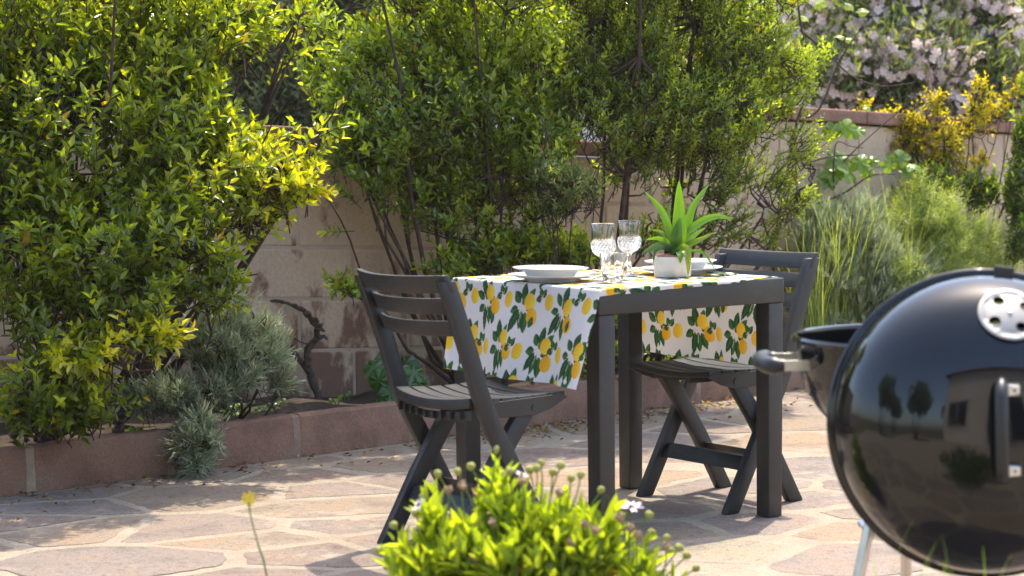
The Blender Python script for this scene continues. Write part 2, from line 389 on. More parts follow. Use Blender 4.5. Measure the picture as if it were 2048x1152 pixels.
# --- low red concrete kerb round the bed
kerb = tag(empty('bed_kerb', K0), 'low faded red concrete kerb edging the raised flower bed along the patio', 'kerb')
def kerb_run(org, d, n, s0, s1, joints):
    cuts = [s0]+[j for j in joints if s0 < j < s1]+[s1]
    for i, (a, b) in enumerate(zip(cuts[:-1], cuts[1:])):
        g = 0.016; a2 = a+(g if i > 0 else 0); b2 = b-(g if i < len(cuts)-2 else 0)
        mb = MB(); k = max(2, int((b2-a2)/0.05)); rr = random.Random(i*13+5)
        prof = [(0.0, -0.05), (-0.003, 0.07), (0.004, 0.150), (0.014, 0.158), (0.060, 0.158), (0.070, 0.148), (0.070, -0.05)]
        vs = []; m = len(prof)
        for j in range(k+1):
            s = a2+(b2-a2)*j/k
            for (off, z) in prof:
                q = org+d*s+n*(off+rr.uniform(-.0022, .0022))-K0; vs.append((q.x, q.y, z+(rr.uniform(-.003, .002) if z > 0.1 else 0)))
        fs = [(j*m+q, j*m+(q+1) % m, (j+1)*m+(q+1) % m, (j+1)*m+q) for j in range(k) for q in range(m)]
        fs += [tuple(range(m)), tuple(range(k*m+m-1, k*m-1, -1))]
        mb.add(vs, fs); mb.build('kerb_block', M['kerb'], kerb)
        if i < len(cuts)-2:
            mb = MB(); vs = []
            for s in (b-g-0.002, b-0.5*g, b+0.5*g, b+g+0.002):
                for (off, z) in prof:
                    q = org+d*s+n*(0.0015+off*0.96)-K0; vs.append((q.x, q.y, z-0.003))
            fs = [(j*m+q, j*m+(q+1) % m, (j+1)*m+(q+1) % m, (j+1)*m+q) for j in range(3) for q in range(m)]
            mb.add(vs, fs); mb.build('joint_mortar', M['kerb_joint'] if abs(b-0.115) < .05 and org is K0 else M['kerb_joint_red'], kerb)
kerb_run(K0, K_DIR, K_N, -2.2, K_END, [0.115+0.543*i for i in range(-4, 8)])
kerb_run(K1, K2_DIR, K2_N, 0.004, 3.2, [0.5+0.55*i for i in range(5)])

# --- soil of the raised bed
def soil():
    nu, nv = 150, 14; V = []
    for i in range(nu):
        s = -2.4+i/(nu-1)*9.6
        if s < K_END: a = K0+K_DIR*s+K_N*0.068
        else: a = K1+K2_DIR*(s-K_END)+K2_N*0.068
        b = W0+W_DIR*((a-W0).dot(W_DIR))+W_N*0.03
        for j in range(nv):
            p = a.lerp(b, j/(nv-1)); V.append((p.x, p.y, 0))
    V = np.array(V); V[:, 2] = 0.115+0.018*noise3(V, 3, 6.0)+0.010*noise3(V, 4, 22.0)
    I = np.arange(nu*nv).reshape(nu, nv); Q = np.stack([I[:-1, :-1], I[1:, :-1], I[1:, 1:], I[:-1, 1:]], -1).reshape(-1, 4)
    return tag(np_mesh('bed_soil', V, [Q], M['soil'], smooth=True), kind='structure')
soil()

# --- block wall, stepped up one course, its courses running slightly downhill
wall = tag(empty('garden_wall', W0), 'weathered cream block wall with red-brown coping behind the flower bed', 'wall')
BH, BL, TH = 0.213, 0.523, 0.16
def wall_shear(o, s0):
    sh = Matrix.Identity(4); sh[2][0] = W_SLOPE
    return sh
def block_mesh(L, name='block', h=BH, g=0.007, th=TH, bev=0.006):
    key = (name, round(L, 3))
    if key in block_mesh.c: return block_mesh.c[key]
    mb = MB(); mb.box(g, L-g, 0, th, g, h-g)
    for i, (x, y, z) in enumerate(mb.v): mb.v[i] = (x, y, z+W_SLOPE*x)
    o = mb.build(name, M['coping'] if name == 'coping_stone' else M['block'], None, bevel=bev, bseg=2); me = o.data
    bpy.data.objects.remove(o); block_mesh.c[key] = me; return me
block_mesh.c = {}
wall_rot = math.radians(34)
wall.rotation_euler = (0, 0, wall_rot)
SEGS = [(-3.6, 1.56, -1, 5, 1.155), (1.56, 6.4, -1, 6, 1.155+BH)]
for si, (s0, s1, c0, c1, ztop) in enumerate(SEGS):
    mb = MB(); zt = ztop-0.006
    mb.hexa([(s0, 0.006, -0.2), (s1, 0.006, -0.2), (s1, TH-0.006, -0.2), (s0, TH-0.006, -0.2),
             (s0, 0.006, zt+W_SLOPE*s0), (s1, 0.006, zt+W_SLOPE*s1), (s1, TH-0.006, zt+W_SLOPE*s1), (s0, TH-0.006, zt+W_SLOPE*s0)])
    mb.build('wall_mortar', M['wall_mortar'], wall)
    rr = random.Random(3+si)
    for c in range(c0, c1):
        z = 0.088+BH*c; off = (0.145 if c % 2 == 0 else -0.111)       # bond of alternate courses
        x = off-BL*20
        while x < s1:
            a, b = max(x, s0), min(x+BL, s1)
            if b-a > 0.06:
                o = link('block', block_mesh(b-a), None, wall)
                o.location = (a, rr.uniform(-.003, .002), z+W_SLOPE*a)
            x += BL
    x = s0
    while x < s1-0.02:
        L = min(0.5, s1-x); o = link('coping_stone', block_mesh(L, 'coping_stone', 0.070, 0.003, TH+0.06, 0.008), None, wall)
        o.location = (x, -0.03+rr.uniform(-.003, .003), ztop+W_SLOPE*x); x += L

# --- houses: one behind the photographer (seen in the grill lid), two beyond the wall
def house(name, loc, rz, w, d, h, mat, label, wins, roof=True):
    t = tag(empty(name, loc, rz), label, 'house')
    mb = MB(); mb.box(-w/2, w/2, 0, d, -0.1, h); mb.build('wall', mat, t)
    if roof:
        mb = MB(); mb.add([(-w/2-.4, -.4, h+0.003), (w/2+.4, -.4, h+0.003), (w/2+.4, d+.4, h+0.003), (-w/2-.4, d+.4, h+0.003), (-w/2+1, d/2, h+1.5), (w/2-1, d/2, h+1.5)],
                          [(3, 2, 1, 0), (0, 1, 5, 4), (1, 2, 5), (2, 3, 4, 5), (3, 0, 4)]); mb.build('roof', M['rooftile'], t)
    for (x, z, ww, hh) in wins:
        mb = MB(); 
        for a in ((x-ww/2-.08, x-ww/2, z-hh/2-.08, z+hh/2+.08), (x+ww/2, x+ww/2+.08, z-hh/2-.08, z+hh/2+.08), (x-ww/2, x+ww/2, z+hh/2, z+hh/2+.08), (x-ww/2, x+ww/2, z-hh/2-.08, z-hh/2), (x-.03, x+.03, z-hh/2, z+hh/2)):
            mb.box(a[0], a[1], -.05, -.002, a[2], a[3])
        f = mb.build('window', M['frame'], t)
        mb = MB(); mb.box(x-ww/2+.001, x+ww/2-.001, -.02, -.004, z-hh/2+.001, z+hh/2-.001); mb.build('pane', M['window'], f)
    return t
house('cream_house', (2.0, -4.2, 0), math.pi, 8.0, 7, 4.6, M['stucco'], 'cream stucco house with clay roof facing the wall across the patio',
      [(-2.6, 1.6, 1.2, 1.3), (0.4, 1.25, 1.6, 2.1), (3.0, 1.6, 1.2, 1.3)])
house('rose_house', (-3.5, 24, -1.0), -0.1, 11, 7, 6.5, M['stucco_pink'], 'pale rose stucco house glimpsed through the leaves beyond the wall', [(-3, 2.2, 1.1, 1.4), (1, 2.2, 1.1, 1.4), (-3, 5, 1.1, 1.4), (1, 5, 1.1, 1.4)])
house('grey_house', (9.2, 24, -1.0), 0.15, 8.4, 7, 7.0, M['stucco_grey'], 'pale grey plastered house behind the pink flowering oleander', [(0.5, 2.4, 1.1, 1.5), (0.5, 5, 1.1, 1.5)])
# ------------------------------------------------------------------ table
YAW = 0.6368; TU = Vector((math.cos(YAW), math.sin(YAW), 0)); TV = Vector((-math.sin(YAW), math.cos(YAW), 0))
TS, TZ = 0.7247, 0.73; HS = TS/2
T_A = Vector((0.2439, 5.622, 0)); T_C = T_A+TU*HS+TV*HS
table = tag(empty('garden_table', T_C, YAW), 'square anthracite resin garden table laid for two on the paving', 'table')
mb = MB(); mb.box(-HS+.0585, HS-.0585, -HS+.0585, HS-.0585, TZ-.022, TZ-.001); mb.build('table_top', M['resin_smooth'], table, bevel=.002)
for (x0, x1, y0, y1) in ((-HS, HS, -HS, -HS+.058), (-HS, HS, HS-.058, HS), (-HS, -HS+.058, -HS+.0582, HS-.0582), (HS-.058, HS, -HS+.0582, HS-.0582)):
    mb = MB(); mb.box(x0, x1, y0, y1, TZ-.074, TZ); mb.build('apron', M['resin_smooth'], table, bevel=.004, bseg=3, smooth=30)
for sx in (-1, 1):
    for sy in (-1, 1):
        mb = MB(); t0, t1 = 0.060, 0.056; o = HS-.002
        def sq(t, z, i): a, b = o-i, o-i-t; return [(sx*a, sy*a, z), (sx*b, sy*a, z), (sx*b, sy*b, z), (sx*a, sy*b, z)]
        mb.hexa(sq(t1, 0.0, .003)+sq(t0, TZ-.0745, 0)); mb.build('leg', M['resin_smooth'], table, bevel=.004, bseg=3, smooth=30)

# ------------------------------------------------------------------ folding chairs
def thick(pts, wd):
    """outline of a polyline (x,z) of given width"""
    L, R = [], []
    for i, (x, z) in enumerate(pts):
        a = pts[max(i-1, 0)]; b = pts[min(i+1, len(pts)-1)]; d = Vector((b[0]-a[0], b[1]-a[1])).normalized(); n = Vector((-d.y, d.x))*(wd/2)
        if i == 0 or i == len(pts)-1:
            # cut horizontally
            k = (wd/2)/max(0.3, abs(d.y)); L.append((x-k*(1 if d.y > 0 else -1)*1, z)); R.append((x+k*(1 if d.y > 0 else -1), z))
        else: L.append((x+n.x, z+n.y)); R.append((x-n.x, z-n.y))
    return L+R[::-1]
def bez(pts, n):
    out = []
    P = [Vector(p) for p in pts]; m = len(P)
    for i in range(n+1):
        t = i/n*(m-1); k = min(int(t), m-2); t -= k
        p0, p1, p2, p3 = P[max(k-1, 0)], P[k], P[k+1], P[min(k+2, m-1)]
        out.append(0.5*((2*p1)+(p2-p0)*t+(2*p0-5*p1+4*p2-p3)*t*t+(3*p1-p0-3*p2+p3)*t*t*t))
    return out
def make_chair(label):
    t = tag(empty('folding_chair'), label, 'chair', 'folding garden chairs at the table')
    up = [tuple(p) for p in bez([(0.312, 0.0), (0.175, 0.25), (0.085, 0.42), (0.03, 0.585), (-0.040, 0.775)], 14)]
    for sy in (-1, 1):
        mb = MB(); y0, y1 = (0.190, 0.218); mb.extrude_profile(thick(up, 0.050), sy*y0, sy*y1); mb.build('side_rail', M['resin'], t, bevel=.005, bseg=2, smooth=35)
        mb = MB(); mb.extrude_profile(thick([(0.0, 0.0), (0.11, 0.19), (0.200, 0.325), (0.268, 0.418)], 0.052), sy*.150, sy*.180)
        mb.build('rear_leg', M['resin'], t, bevel=.005, bseg=2, smooth=35)
        mb = MB(); mb.extrude_profile([(0.09, .392), (0.11, .430), (0.365, .436), (0.388, .425), (0.33, .397), (0.27, .382), (0.17, .384)], sy*.183, sy*.1885)
        sr = mb.build('seat_rail', M['resin_smooth'], t, bevel=.0015)
        mb = MB(); 
        c = [(0.27+.011*math.cos(a*math.pi/8), .405+.011*math.sin(a*math.pi/8)) for a in range(16)]
        mb.extrude_profile(c, sy*.1886, sy*.1915); mb.build('pivot_cap', M['resin_smooth'], sr, bevel=.001)
    def sweep(name, prof_fn, hw, n, parent, bev=.004):
        mb = MB(); vs = []; m = None
        for j in range(n+1):
            y = -hw+2*hw*j/n; pr = prof_fn(y/hw); m = len(pr); vs += [(x, y, z) for x, z in pr]
        fs = [(j*m+q, j*m+(q+1) % m, (j+1)*m+(q+1) % m, (j+1)*m+q) for j in range(n) for q in range(m)]+[tuple(range(m)), tuple(range(n*m+m-1, n*m-1, -1))]
        mb.add(vs, fs); return mb.build(name, M['resin'], parent, bevel=bev, bseg=2, smooth=35)
    def xl(z): return 0.030-0.075*(z-0.585)/0.195
    for k, (z0, z1) in enumerate(((.742, .792), (.681, .727), (.620, .664))):
        hw = .2195 if k == 0 else .189
        def prof(yn, z0=z0, z1=z1, k=k):
            b = -0.050*(1-yn*yn)+(0.006 if k else 0.004); zz = (-.006*(1-yn*yn) if k == 0 else -.004*(1-yn*yn)); th = .018
            return [(xl(z0)+b-th/2+.004, z0+zz), (xl(z0)+b+th/2+.004, z0+zz), (xl(z1)+b+th/2, z1+zz), (xl(z1)+b-th/2-(.004 if k == 0 else 0), z1+zz)]
        sweep('backrest_slat', prof, hw, 16, t)
    for k in range(6):
        x0 = .046+.0568*k; x1 = x0+.0495
        def prof(yn, x0=x0, x1=x1, k=k):
            s = -0.014*(1-yn*yn); rear = -.022*(1-yn*yn)*(1-k/5.0)
            zf = lambda x: .449-.30*max(0, x-.36)**1.0*0.5-.010*math.sin(math.pi*min(1, max(0, (x-.05)/.36)))+s
            lo = .030 if k == 0 else .017
            return [(x0+rear, zf(x0)-lo), (x1+rear*.8, zf(x1)-.017), (x1+rear*.8, zf(x1)), (x0+rear, zf(x0))]
        sweep('seat_slat', prof, .186, 14, t, .0035)
    def rim(yn):
        s = -0.014*(1-yn*yn); rear = -.020*(1-yn*yn); return [(.056+rear, .385+s*.6), (.062+rear, .385+s*.6), (.062+rear, .413+s), (.056+rear, .413+s)]
    sr = sweep('seat_rim', rim, .184, 14, t, .001)
    for j in range(9):
        y = -.15+.0375*j; yn = y/.184; rear = -.020*(1-yn*yn)
        mb = MB(); mb.box(.044+rear, .0555+rear, y-.002, y+.002, .388-.014*(1-yn*yn)*.6, .414-.014*(1-yn*yn)); mb.build('rib', M['resin_smooth'], sr)
    for y in (-.09, 0, .09):
        mb = MB(); mb.box(.07, .37, y-.006, y+.006, .398, .412); mb.build('seat_support', M['resin_smooth'], t, bevel=.001)
    mb = MB(); mb.hexa([(.058, -.1495, .118), (.078, -.1495, .122), (.078, .1495, .122), (.058, .1495, .118), (.082, -.1495, .160), (.102, -.1495, .164), (.102, .1495, .164), (.082, .1495, .160)]); mb.build('stretcher', M['resin'], t, bevel=.004, smooth=35)
    mb = MB(); mb.hexa([(.232, -.1895, .128), (.252, -.1895, .124), (.252, .1895, .124), (.232, .1895, .128), (.208, -.1895, .168), (.228, -.1895, .164), (.228, .1895, .164), (.208, .1895, .168)]); mb.build('stretcher', M['resin'], t, bevel=.004, smooth=35)
    return t
def copy_tree(o, parent=None):
    c = o.copy(); COL.objects.link(c); c.parent = parent
    for ch in list(o.children): copy_tree(ch, c)
    return c
ch1 = make_chair('folding anthracite chair seen from behind, its backrest turned towards the green daisy bush')
ch2 = copy_tree(ch1); ch2['label'] = 'folding anthracite chair across the table, between it and the lavender by the grill'
ch1.location = TU*3.09+TV*4.63; ch1.rotation_euler = (0, 0, YAW)
ch2.location = TU*4.475+TV*4.715; ch2.rotation_euler = (0, 0, YAW+math.pi)

# ------------------------------------------------------------------ lemon print runner
WHITE = np.array([0.74, 0.69, 0.665])
class Print:
    def __init__(s, A, B): s.A, s.B = A, B; s.c = np.tile(WHITE, A.shape+(1,)).astype(np.float64)
    def win(s, x, y, r): return (np.abs(s.A-x) < r) & (np.abs(s.B-y) < r)
    def leaf(s, x, y, ang, L, wd, dark=0.5):
        L, wd = L*1.08, wd*1.30
        m = s.win(x+math.cos(ang)*L/2, y+math.sin(ang)*L/2, L*0.8)
        if not m.any(): return
        dx, dy = s.A[m]-x, s.B[m]-y; t = (dx*math.cos(ang)+dy*math.sin(ang))/L; q = (-dx*math.sin(ang)+dy*math.cos(ang))
        hw = wd*np.clip(np.sin(np.clip(t, 0, 1)*math.pi)**0.8, 0, 1)*(1-0.25*t); ins = (t > 0) & (t < 1) & (np.abs(q) < hw)
        lo, hi = np.array([0.022, 0.058, 0.030]), np.array([0.085, 0.20, 0.045])
        k = np.where(q > 0, 0.75*(1-dark)+0.1, 0.25*(1-dark)); k = np.clip(k+0.15*np.sin(t*40+np.sign(q)*q*900), 0, 1)
        k = np.where(np.abs(q) < 0.0011, 0.85, k)
        cc = lo+(hi-lo)*k[:, None]; v = s.c[m]; v[ins] = cc[ins]; s.c[m] = v
    def lemon(s, x, y, ang, a, b, orange=0.3):
        m = s.win(x, y, max(a, b)*1.5)
        if not m.any(): return
        dx, dy = s.A[m]-x, s.B[m]-y; p = dx*math.cos(ang)+dy*math.sin(ang); q = -dx*math.sin(ang)+dy*math.cos(ang)
        bb = b*np.clip(1-(np.abs(p)/a)**2.2, 0, 1)**0.5+0.004*np.exp(-((p-a)/0.004)**2); ins = (np.abs(p) < a*1.08) & (np.abs(q) < bb)
        k = np.clip(0.5+0.5*(q/b)*0.9+orange-0.3+0.12*np.sin(p*420)*np.sin(q*380), 0, 1)
        c0, c1 = np.array([0.86, 0.61, 0.06]), np.array([0.78, 0.36, 0.018]); cc = c0+(c1-c0)*k[:, None]
        v = s.c[m]; v[ins] = cc[ins]; s.c[m] = v
    def stroke(s, x0, y0, x1, y1, wd, col):
        m = s.win((x0+x1)/2, (y0+y1)/2, max(abs(x1-x0), abs(y1-y0))/2+0.006)
        if not m.any(): return
        dx, dy = x1-x0, y1-y0; L2 = dx*dx+dy*dy; t = np.clip(((s.A[m]-x0)*dx+(s.B[m]-y0)*dy)/L2, 0, 1)
        d = np.hypot(s.A[m]-x0-t*dx, s.B[m]-y0-t*dy); v = s.c[m]; v[d < wd] = col; s.c[m] = v
    def cluster(s, x, y):
        rr = random.Random(int(x*991)*31+int(y*787)); ro = rr.uniform(-.38, .38); fl = 1
        raw = Print.__new__(Print); raw.__dict__ = s.__dict__; cx, cy = x, y
        def tr(qx, qy): a, b = (qx-cx)*fl, qy-cy; return cx+a*math.cos(ro)-b*math.sin(ro), cy+a*math.sin(ro)+b*math.cos(ro)
        class T:
            def leaf(_, qx, qy, an, L, wd, dk=.5): qx, qy = tr(qx, qy); raw.leaf(qx, qy, an+ro+rr.uniform(-.12, .12), L*rr.uniform(.9, 1.12), wd*rr.uniform(.88, 1.15), dk)
            def lemon(_, qx, qy, an, a, b, o=.3): qx, qy = tr(qx+rr.uniform(-.003, .003), qy+rr.uniform(-.003, .003)); raw.lemon(qx, qy, an+ro+rr.uniform(-.3, .3), a*rr.uniform(.92, 1.06), b*rr.uniform(.92, 1.06), o)
            def stroke(_, x0, y0, x1, y1, wd, c): raw.stroke(*tr(x0, y0), *tr(x1, y1), wd, c)
        s = T(); d = math.radians
        s.leaf(x+.012, y+.018, d(88), .052, .0125, .8); s.leaf(x+.030, y+.022, d(62), .046, .010, .3)
        s.leaf(x+.002, y+.012, d(140), .040, .0125, .45); s.leaf(x+.010, y+.008, d(60), .028, .011, .25); s.leaf(x-.004, y-.004, d(205), .036, .011, .35)
        s.leaf(x+.002, y-.008, d(252), .068, .0125, .9); s.leaf(x+.014, y-.010, d(272), .056, .0105, .35); s.leaf(x+.028, y-.012, d(286), .056, .012, .45)
        s.leaf(x+.030, y-.006, d(25), .030, .010, .5)
        s.lemon(x+.038, y+.022, d(75), .0245, .0225, .15); s.lemon(x+.062, y-.022, d(100), .0255, .0235, .65)
        for a in range(0, 360, 45): s.stroke(x+.004, y, x+.004+.011*math.cos(d(a)), y+.011*math.sin(d(a)), .0012, (0.75, 0.60, 0.52))
        for a in range(20, 380, 60): s.stroke(x+.022, y-.006, x+.022+.010*math.cos(d(a)), y-.006+.010*math.sin(d(a)), .0012, (0.78, 0.62, 0.52))
        s.stroke(x+.014, y-.004, x+.012, y-.045, .0010, (0.62, 0.55, 0.40))
    def small(s, x, y):
        d = math.radians
        s.leaf(x, y, d(110), .030, .009, .4); s.leaf(x, y, d(55), .030, .009, .3); s.leaf(x, y, d(195), .028, .0095, .7)
        for a in range(0, 360, 60): s.stroke(x, y, x+.009*math.cos(d(a)), y+.009*math.sin(d(a)), .0011, (0.75, 0.58, 0.50))
        s.lemon(x+.034, y-.012, d(82), .0235, .0195, .2)
    def fill(s, x0, x1, y0, y1, ox=0.0, oy=0.0):
        px, py = 0.188, 0.256
        for i in range(int((x0-ox)/px)-2, int((x1-ox)/px)+3):
            for j in range(int((y0-oy)/py)-2, int((y1-oy)/py)+3):
                X, Y = ox+i*px, oy+j*py
                s.cluster(X, Y); s.cluster(X+px*0.52, Y-py*0.47); s.small(X+px*0.52, Y+0.030); s.small(X-0.010, Y-py*0.5+.01)
                s.leaf(X+px*.5-.045, Y-py*.47+.060, 1.2, .034, .009, .5)
DROP = 0.284
def runner():
    st = 0.0023; S = np.arange(-(HS+DROP), HS+DROP+st/2, st); Wd = np.linspace(0, 1, int(0.72/st))
    s, w_ = np.meshgrid(S, Wd, indexing='ij')
    lo = -HS-0.020*np.clip(0.5-s/TS, 0, 1)-0.004+0.040*np.clip((s-0.16)/0.2, 0, 1)**2; hi = HS-0.018
    y = lo+(hi-lo)*w_
    d = np.clip(np.abs(s)-HS, 0, None)/DROP; sg = np.sign(s)
    P3 = np.stack([s*1.0, y, 0*s], -1).reshape(-1, 3)
    nz = noise3(P3, 31, 14.0).reshape(s.shape); nz2 = noise3(P3, 32, 45.0).reshape(s.shape)
    on = np.abs(s) <= HS
    z = np.where(on, TZ+0.0022+0.0011*np.clip(nz+0.4*nz2, -0.6, 2), 0); x = np.where(on, s, 0)
    # hanging ends: rounded edge, then flare and soft folds
    flare = np.where(s < 0, (0.026+0.030*np.clip(0.5-y/TS, 0, 1))*d**1.15, 0.012*d)
    fold = np.where(s < 0, 0.016, 0.012)*d**0.7*np.sin(y*17+0.6+1.2*d)+0.004*d*np.sin(y*47+2)
    r = 0.006; dd = d*DROP; th = np.clip(dd/r, 0, math.pi/2)
    ex = HS+r*np.sin(th)-0.001; ez = TZ+0.0022-r*(1-np.cos(th))-np.clip(dd-r*math.pi/2, 0, None)
    x = np.where(on, x, sg*(ex+flare+fold+0.004)); z = np.where(on, z, ez)
    x = np.where(on, x+0, x); puff = np.exp(-((np.abs(s)-HS)/0.03)**2)
    z = z+np.where(on, 0, 0.0)+0.0018*puff*np.clip(noise3(P3, 35, 30).reshape(s.shape), -0.3, 1.5)
    # the cloth narrows a little where it hangs
    y2 = np.where(on, y, np.where(s < 0, y*(1-0.035*d)+0.012*d, y*(1-0.02*d)))
    # the strip past the near apron turns down over it
    over = np.clip(-HS-y, 0, None); o2 = (over > 0) & on
    z = np.where(o2, z-np.clip(over-0.002, 0, None)*0.95, z); y2 = np.where(o2, -HS-np.minimum(over, 0.0045)-0.0008, y2)
    z = np.where(over > 0, z+0.0016*nz2*np.clip(over/0.01, 0, 1), z)
    V = np.stack([x, y2, z], -1).reshape(-1, 3)
    A = -y; B = np.where(s < 0.12, s+HS, -(s-HS)); pr = Print(A, B); pr.fill(-0.4, 0.4, -0.3, 0.55, 0.02, -0.072)
    n0, n1 = s.shape; I = np.arange(n0*n1).reshape(n0, n1); Q = np.stack([I[:-1, :-1], I[1:, :-1], I[1:, 1:], I[:-1, 1:]], -1).reshape(-1, 4)
    root = tag(empty('table_runner', T_C, YAW), 'white runner printed with lemons and leaves, hanging over two sides of the table', 'tablecloth')
    np_mesh('cloth', V, [Q], M['cloth'], root, pr.c.reshape(-1, 3), smooth=True)
    return root
run = runner()
mb = MB(); mb.box(HS+.012, HS+.0128, HS-.030, HS-.005, TZ-.155, TZ-.100); lab = mb.build('care_label', M['porcelain'], run)
for k in range(5):
    mb = MB(); mb.box(HS+.0112, HS+.0118, HS-.027, HS-.008-(k % 2)*.004, TZ-.148+k*.009, TZ-.145+k*.009); mb.build('printed_line', M['grey_plastic'], lab)

# ------------------------------------------------------------------ tableware
ZT = TZ+0.0042
def plate(px, py, prof, name, label, z, tilt=(0, 0)):
    p = on_z(px, py, z+max(q[1] for q in prof)); mb = MB(); mb.lathe(prof, 64); o = mb.build(name, M['porcelain'], smooth=50)
    o.location = (p.x, p.y, z); o.rotation_euler = (tilt[0], tilt[1], 0)
    return tag(o, label, 'plate', 'white plates set on the table')
dinner = [(0, .004), (.075, .004), (.083, .007), (.128, .0175), (.1315, .0185), (.132, .0205), (.128, .0205), (.085, .0115), (.075, .0085), (0, .0085)]
dinner = [(0, .0025), (.070, .0025), (.072, 0), (.076, 0), (.078, .003)]+dinner[2:]
soup = [(0, .0025), (.058, .0025), (.060, 0), (.064, 0), (.067, .003), (.078, .018), (.084, .0245), (.110, .0315), (.1135, .0330), (.1135, .0345), (.110, .0350), (.084, .0280), (.076, .0215), (.064, .0085), (0, .0075)]
def tl(px, py): p = on_z(px, py, ZT); return p
plate(1104, 548, dinner, 'dinner_plate', 'flat white dinner plate under the soup plate that stands clear of the potted plant', ZT, (0, .012))
plate(1101, 534, soup, 'soup_plate', 'deep white soup plate stacked on the dinner plate away from the potted plant', ZT+.0085, (0, .016))
plate(1361, 534, dinner, 'dinner_plate', 'flat white dinner plate half hidden behind the small potted plant', ZT, (0, -.012))
plate(1361, 520, soup, 'soup_plate', 'deep white soup plate stacked behind the small potted plant', ZT+.0085, (0, -.010))

def wine_glass(px, py, label):
    p = on_z(px, py, ZT); n = 80
    out = [(0, 0), (.030, 0), (.0335, .0015), (.0330, .003), (.022, .006), (.010, .012), (.0062, .020), (.0085, .026), (.0062, .032), (.0052, .045), (.0055, .058), (.009, .066)]
    cut = [(.014, .069), (.0205, .073), (.026, .078), (.0305, .084), (.0338, .091), (.0355, .098), (.0362, .105), (.0355, .111), (.0335, .116)]
    cup = [(.0322, .120), (.0318, .130), (.0325, .142), (.0345, .155), (.0372, .166), (.0378, .1675), (.0372, .1680)]
    inn = [(.0355, .1665), (.0328, .155), (.0306, .142), (.0298, .130), (.0300, .118), (.0312, .108), (.0300, .098), (.0265, .088), (.0200, .079), (.010, .073), (0, .071)]
    # resample the cut zone finely and press diamond points into it
    def lerp_prof(pr, m):
        z = np.linspace(pr[0][1], pr[-1][1], m); r = np.interp(z, [q[1] for q in pr], [q[0] for q in pr]); return list(zip(r, z))
    cutf = lerp_prof(cut, 34); prof = out+cutf+cup+inn
    mb = MB(); mb.lathe(prof, n); V = np.array(mb.v)
    r = np.hypot(V[:, 0], V[:, 1]); a = np.arctan2(V[:, 1], V[:, 0]); z = V[:, 2]
    N = 20; u = a/(2*math.pi)*N; vv = (z-.069)/.0075
    tri = lambda t: np.abs((t % 1)-.5)*2
    h = np.minimum(tri(u+vv/2), tri(u-vv/2)); zone = np.clip((z-.068)/.006, 0, 1)*np.clip((.1175-z)/.004, 0, 1)
    outer = np.zeros(len(V), bool); k0 = 1+(len(out)-1)*n; outer[k0:k0+len(cutf)*n] = True
    k = np.where(outer & (r > 1e-4), 1+(0.0042*(h-0.35)*zone)/np.maximum(r, 1e-4), 1.0)
    V[:, 0] *= k; V[:, 1] *= k; mb.v = [tuple(q) for q in V]
    o = mb.build('wine_glass', M['glass'], smooth=14); o.location = (p.x, p.y, ZT); o.rotation_euler = (0, 0, rnd.uniform(0, 1))
    return tag(o, label, 'wine glass', 'clear wine glasses with diamond cut bowls')
wine_glass(1207, 559, 'diamond cut wine glass standing right behind the faceted tumbler')
wine_glass(1259, 549, 'diamond cut wine glass between the tumblers and the potted plant')
def tumbler(px, py, label):
    p = on_z(px, py, ZT); n = 60
    prof = [(0, 0), (.0290, 0), (.0310, .002), (.0318, .012), (.0360, .060), (.0392, .083), (.0390, .0845), (.0372, .0845), (.0340, .062), (.0285, .018), (.022, .014), (0, .013)]
    mb = MB(); mb.lathe(prof, n); V = np.array(mb.v); a = np.arctan2(V[:, 1], V[:, 0]); r = np.hypot(V[:, 0], V[:, 1])
    fac = math.pi/9; f = np.cos(math.pi/9)/np.cos(((a+fac/1) % (2*fac))-fac); z = V[:, 2]
    out_i = np.zeros(len(V), bool); out_i[1+n*2:1+n*5] = True
    kk = np.where(out_i & (z < .07) & (r > .03), 0.35+0.65*f*1.02, 1.0); kk = np.minimum(kk, 1.0); V[:, 0] *= kk; V[:, 1] *= kk; mb.v = [tuple(q) for q in V]
    o = mb.build('tumbler', M['glass'], smooth=12); o.location = (p.x, p.y, ZT)
    return tag(o, label, 'tumbler', 'clear faceted tumblers')
tumbler(1226, 563, 'faceted glass tumbler standing in front of the two wine glasses')
tumbler(1236, 545, 'faceted glass tumbler standing behind the two wine glasses')

def fork(px, py, rz, label):
    p = on_z(px, py, ZT); t = tag(empty('fork', (p.x, p.y, ZT+.006), rz), label, 'fork', 'steel forks on the runner')
    mb = MB(); V = [];
    for i in range(11):
        x = -.10+.13*i/10; hw = .0038+.003*abs(i/10-.0)**0 *(1-i/10)**1.5+(.005 if i == 10 else 0); zz = .004*math.sin(i/10*math.pi)
        V += [(x, -hw, zz), (x, hw, zz), (x, hw, zz+.002), (x, -hw, zz+.002)]
    fs = [(j*4+q, j*4+(q+1) % 4, (j+1)*4+(q+1) % 4, (j+1)*4+q) for j in range(10) for q in range(4)]+[(0, 1, 2, 3), (43, 42, 41, 40)]
    mb.add(V, fs); mb.build('handle', M['steel'], t)
    for k in range(4):
        y = -.0083+.0055*k; mb = MB(); mb.tube([(.030, y*.9, .0015), (.045, y, -.001), (.062, y, .001), (.078, y, .006)], [.0019, .0015, .0014, .0008], 6); mb.build('tine', M['steel'], t)
fork(1396, 549, 2.45, 'steel fork on the lemon print beside the potted plant')
fork(1150, 545, 2.35, 'steel fork lying between the plain plates and the wine glasses')
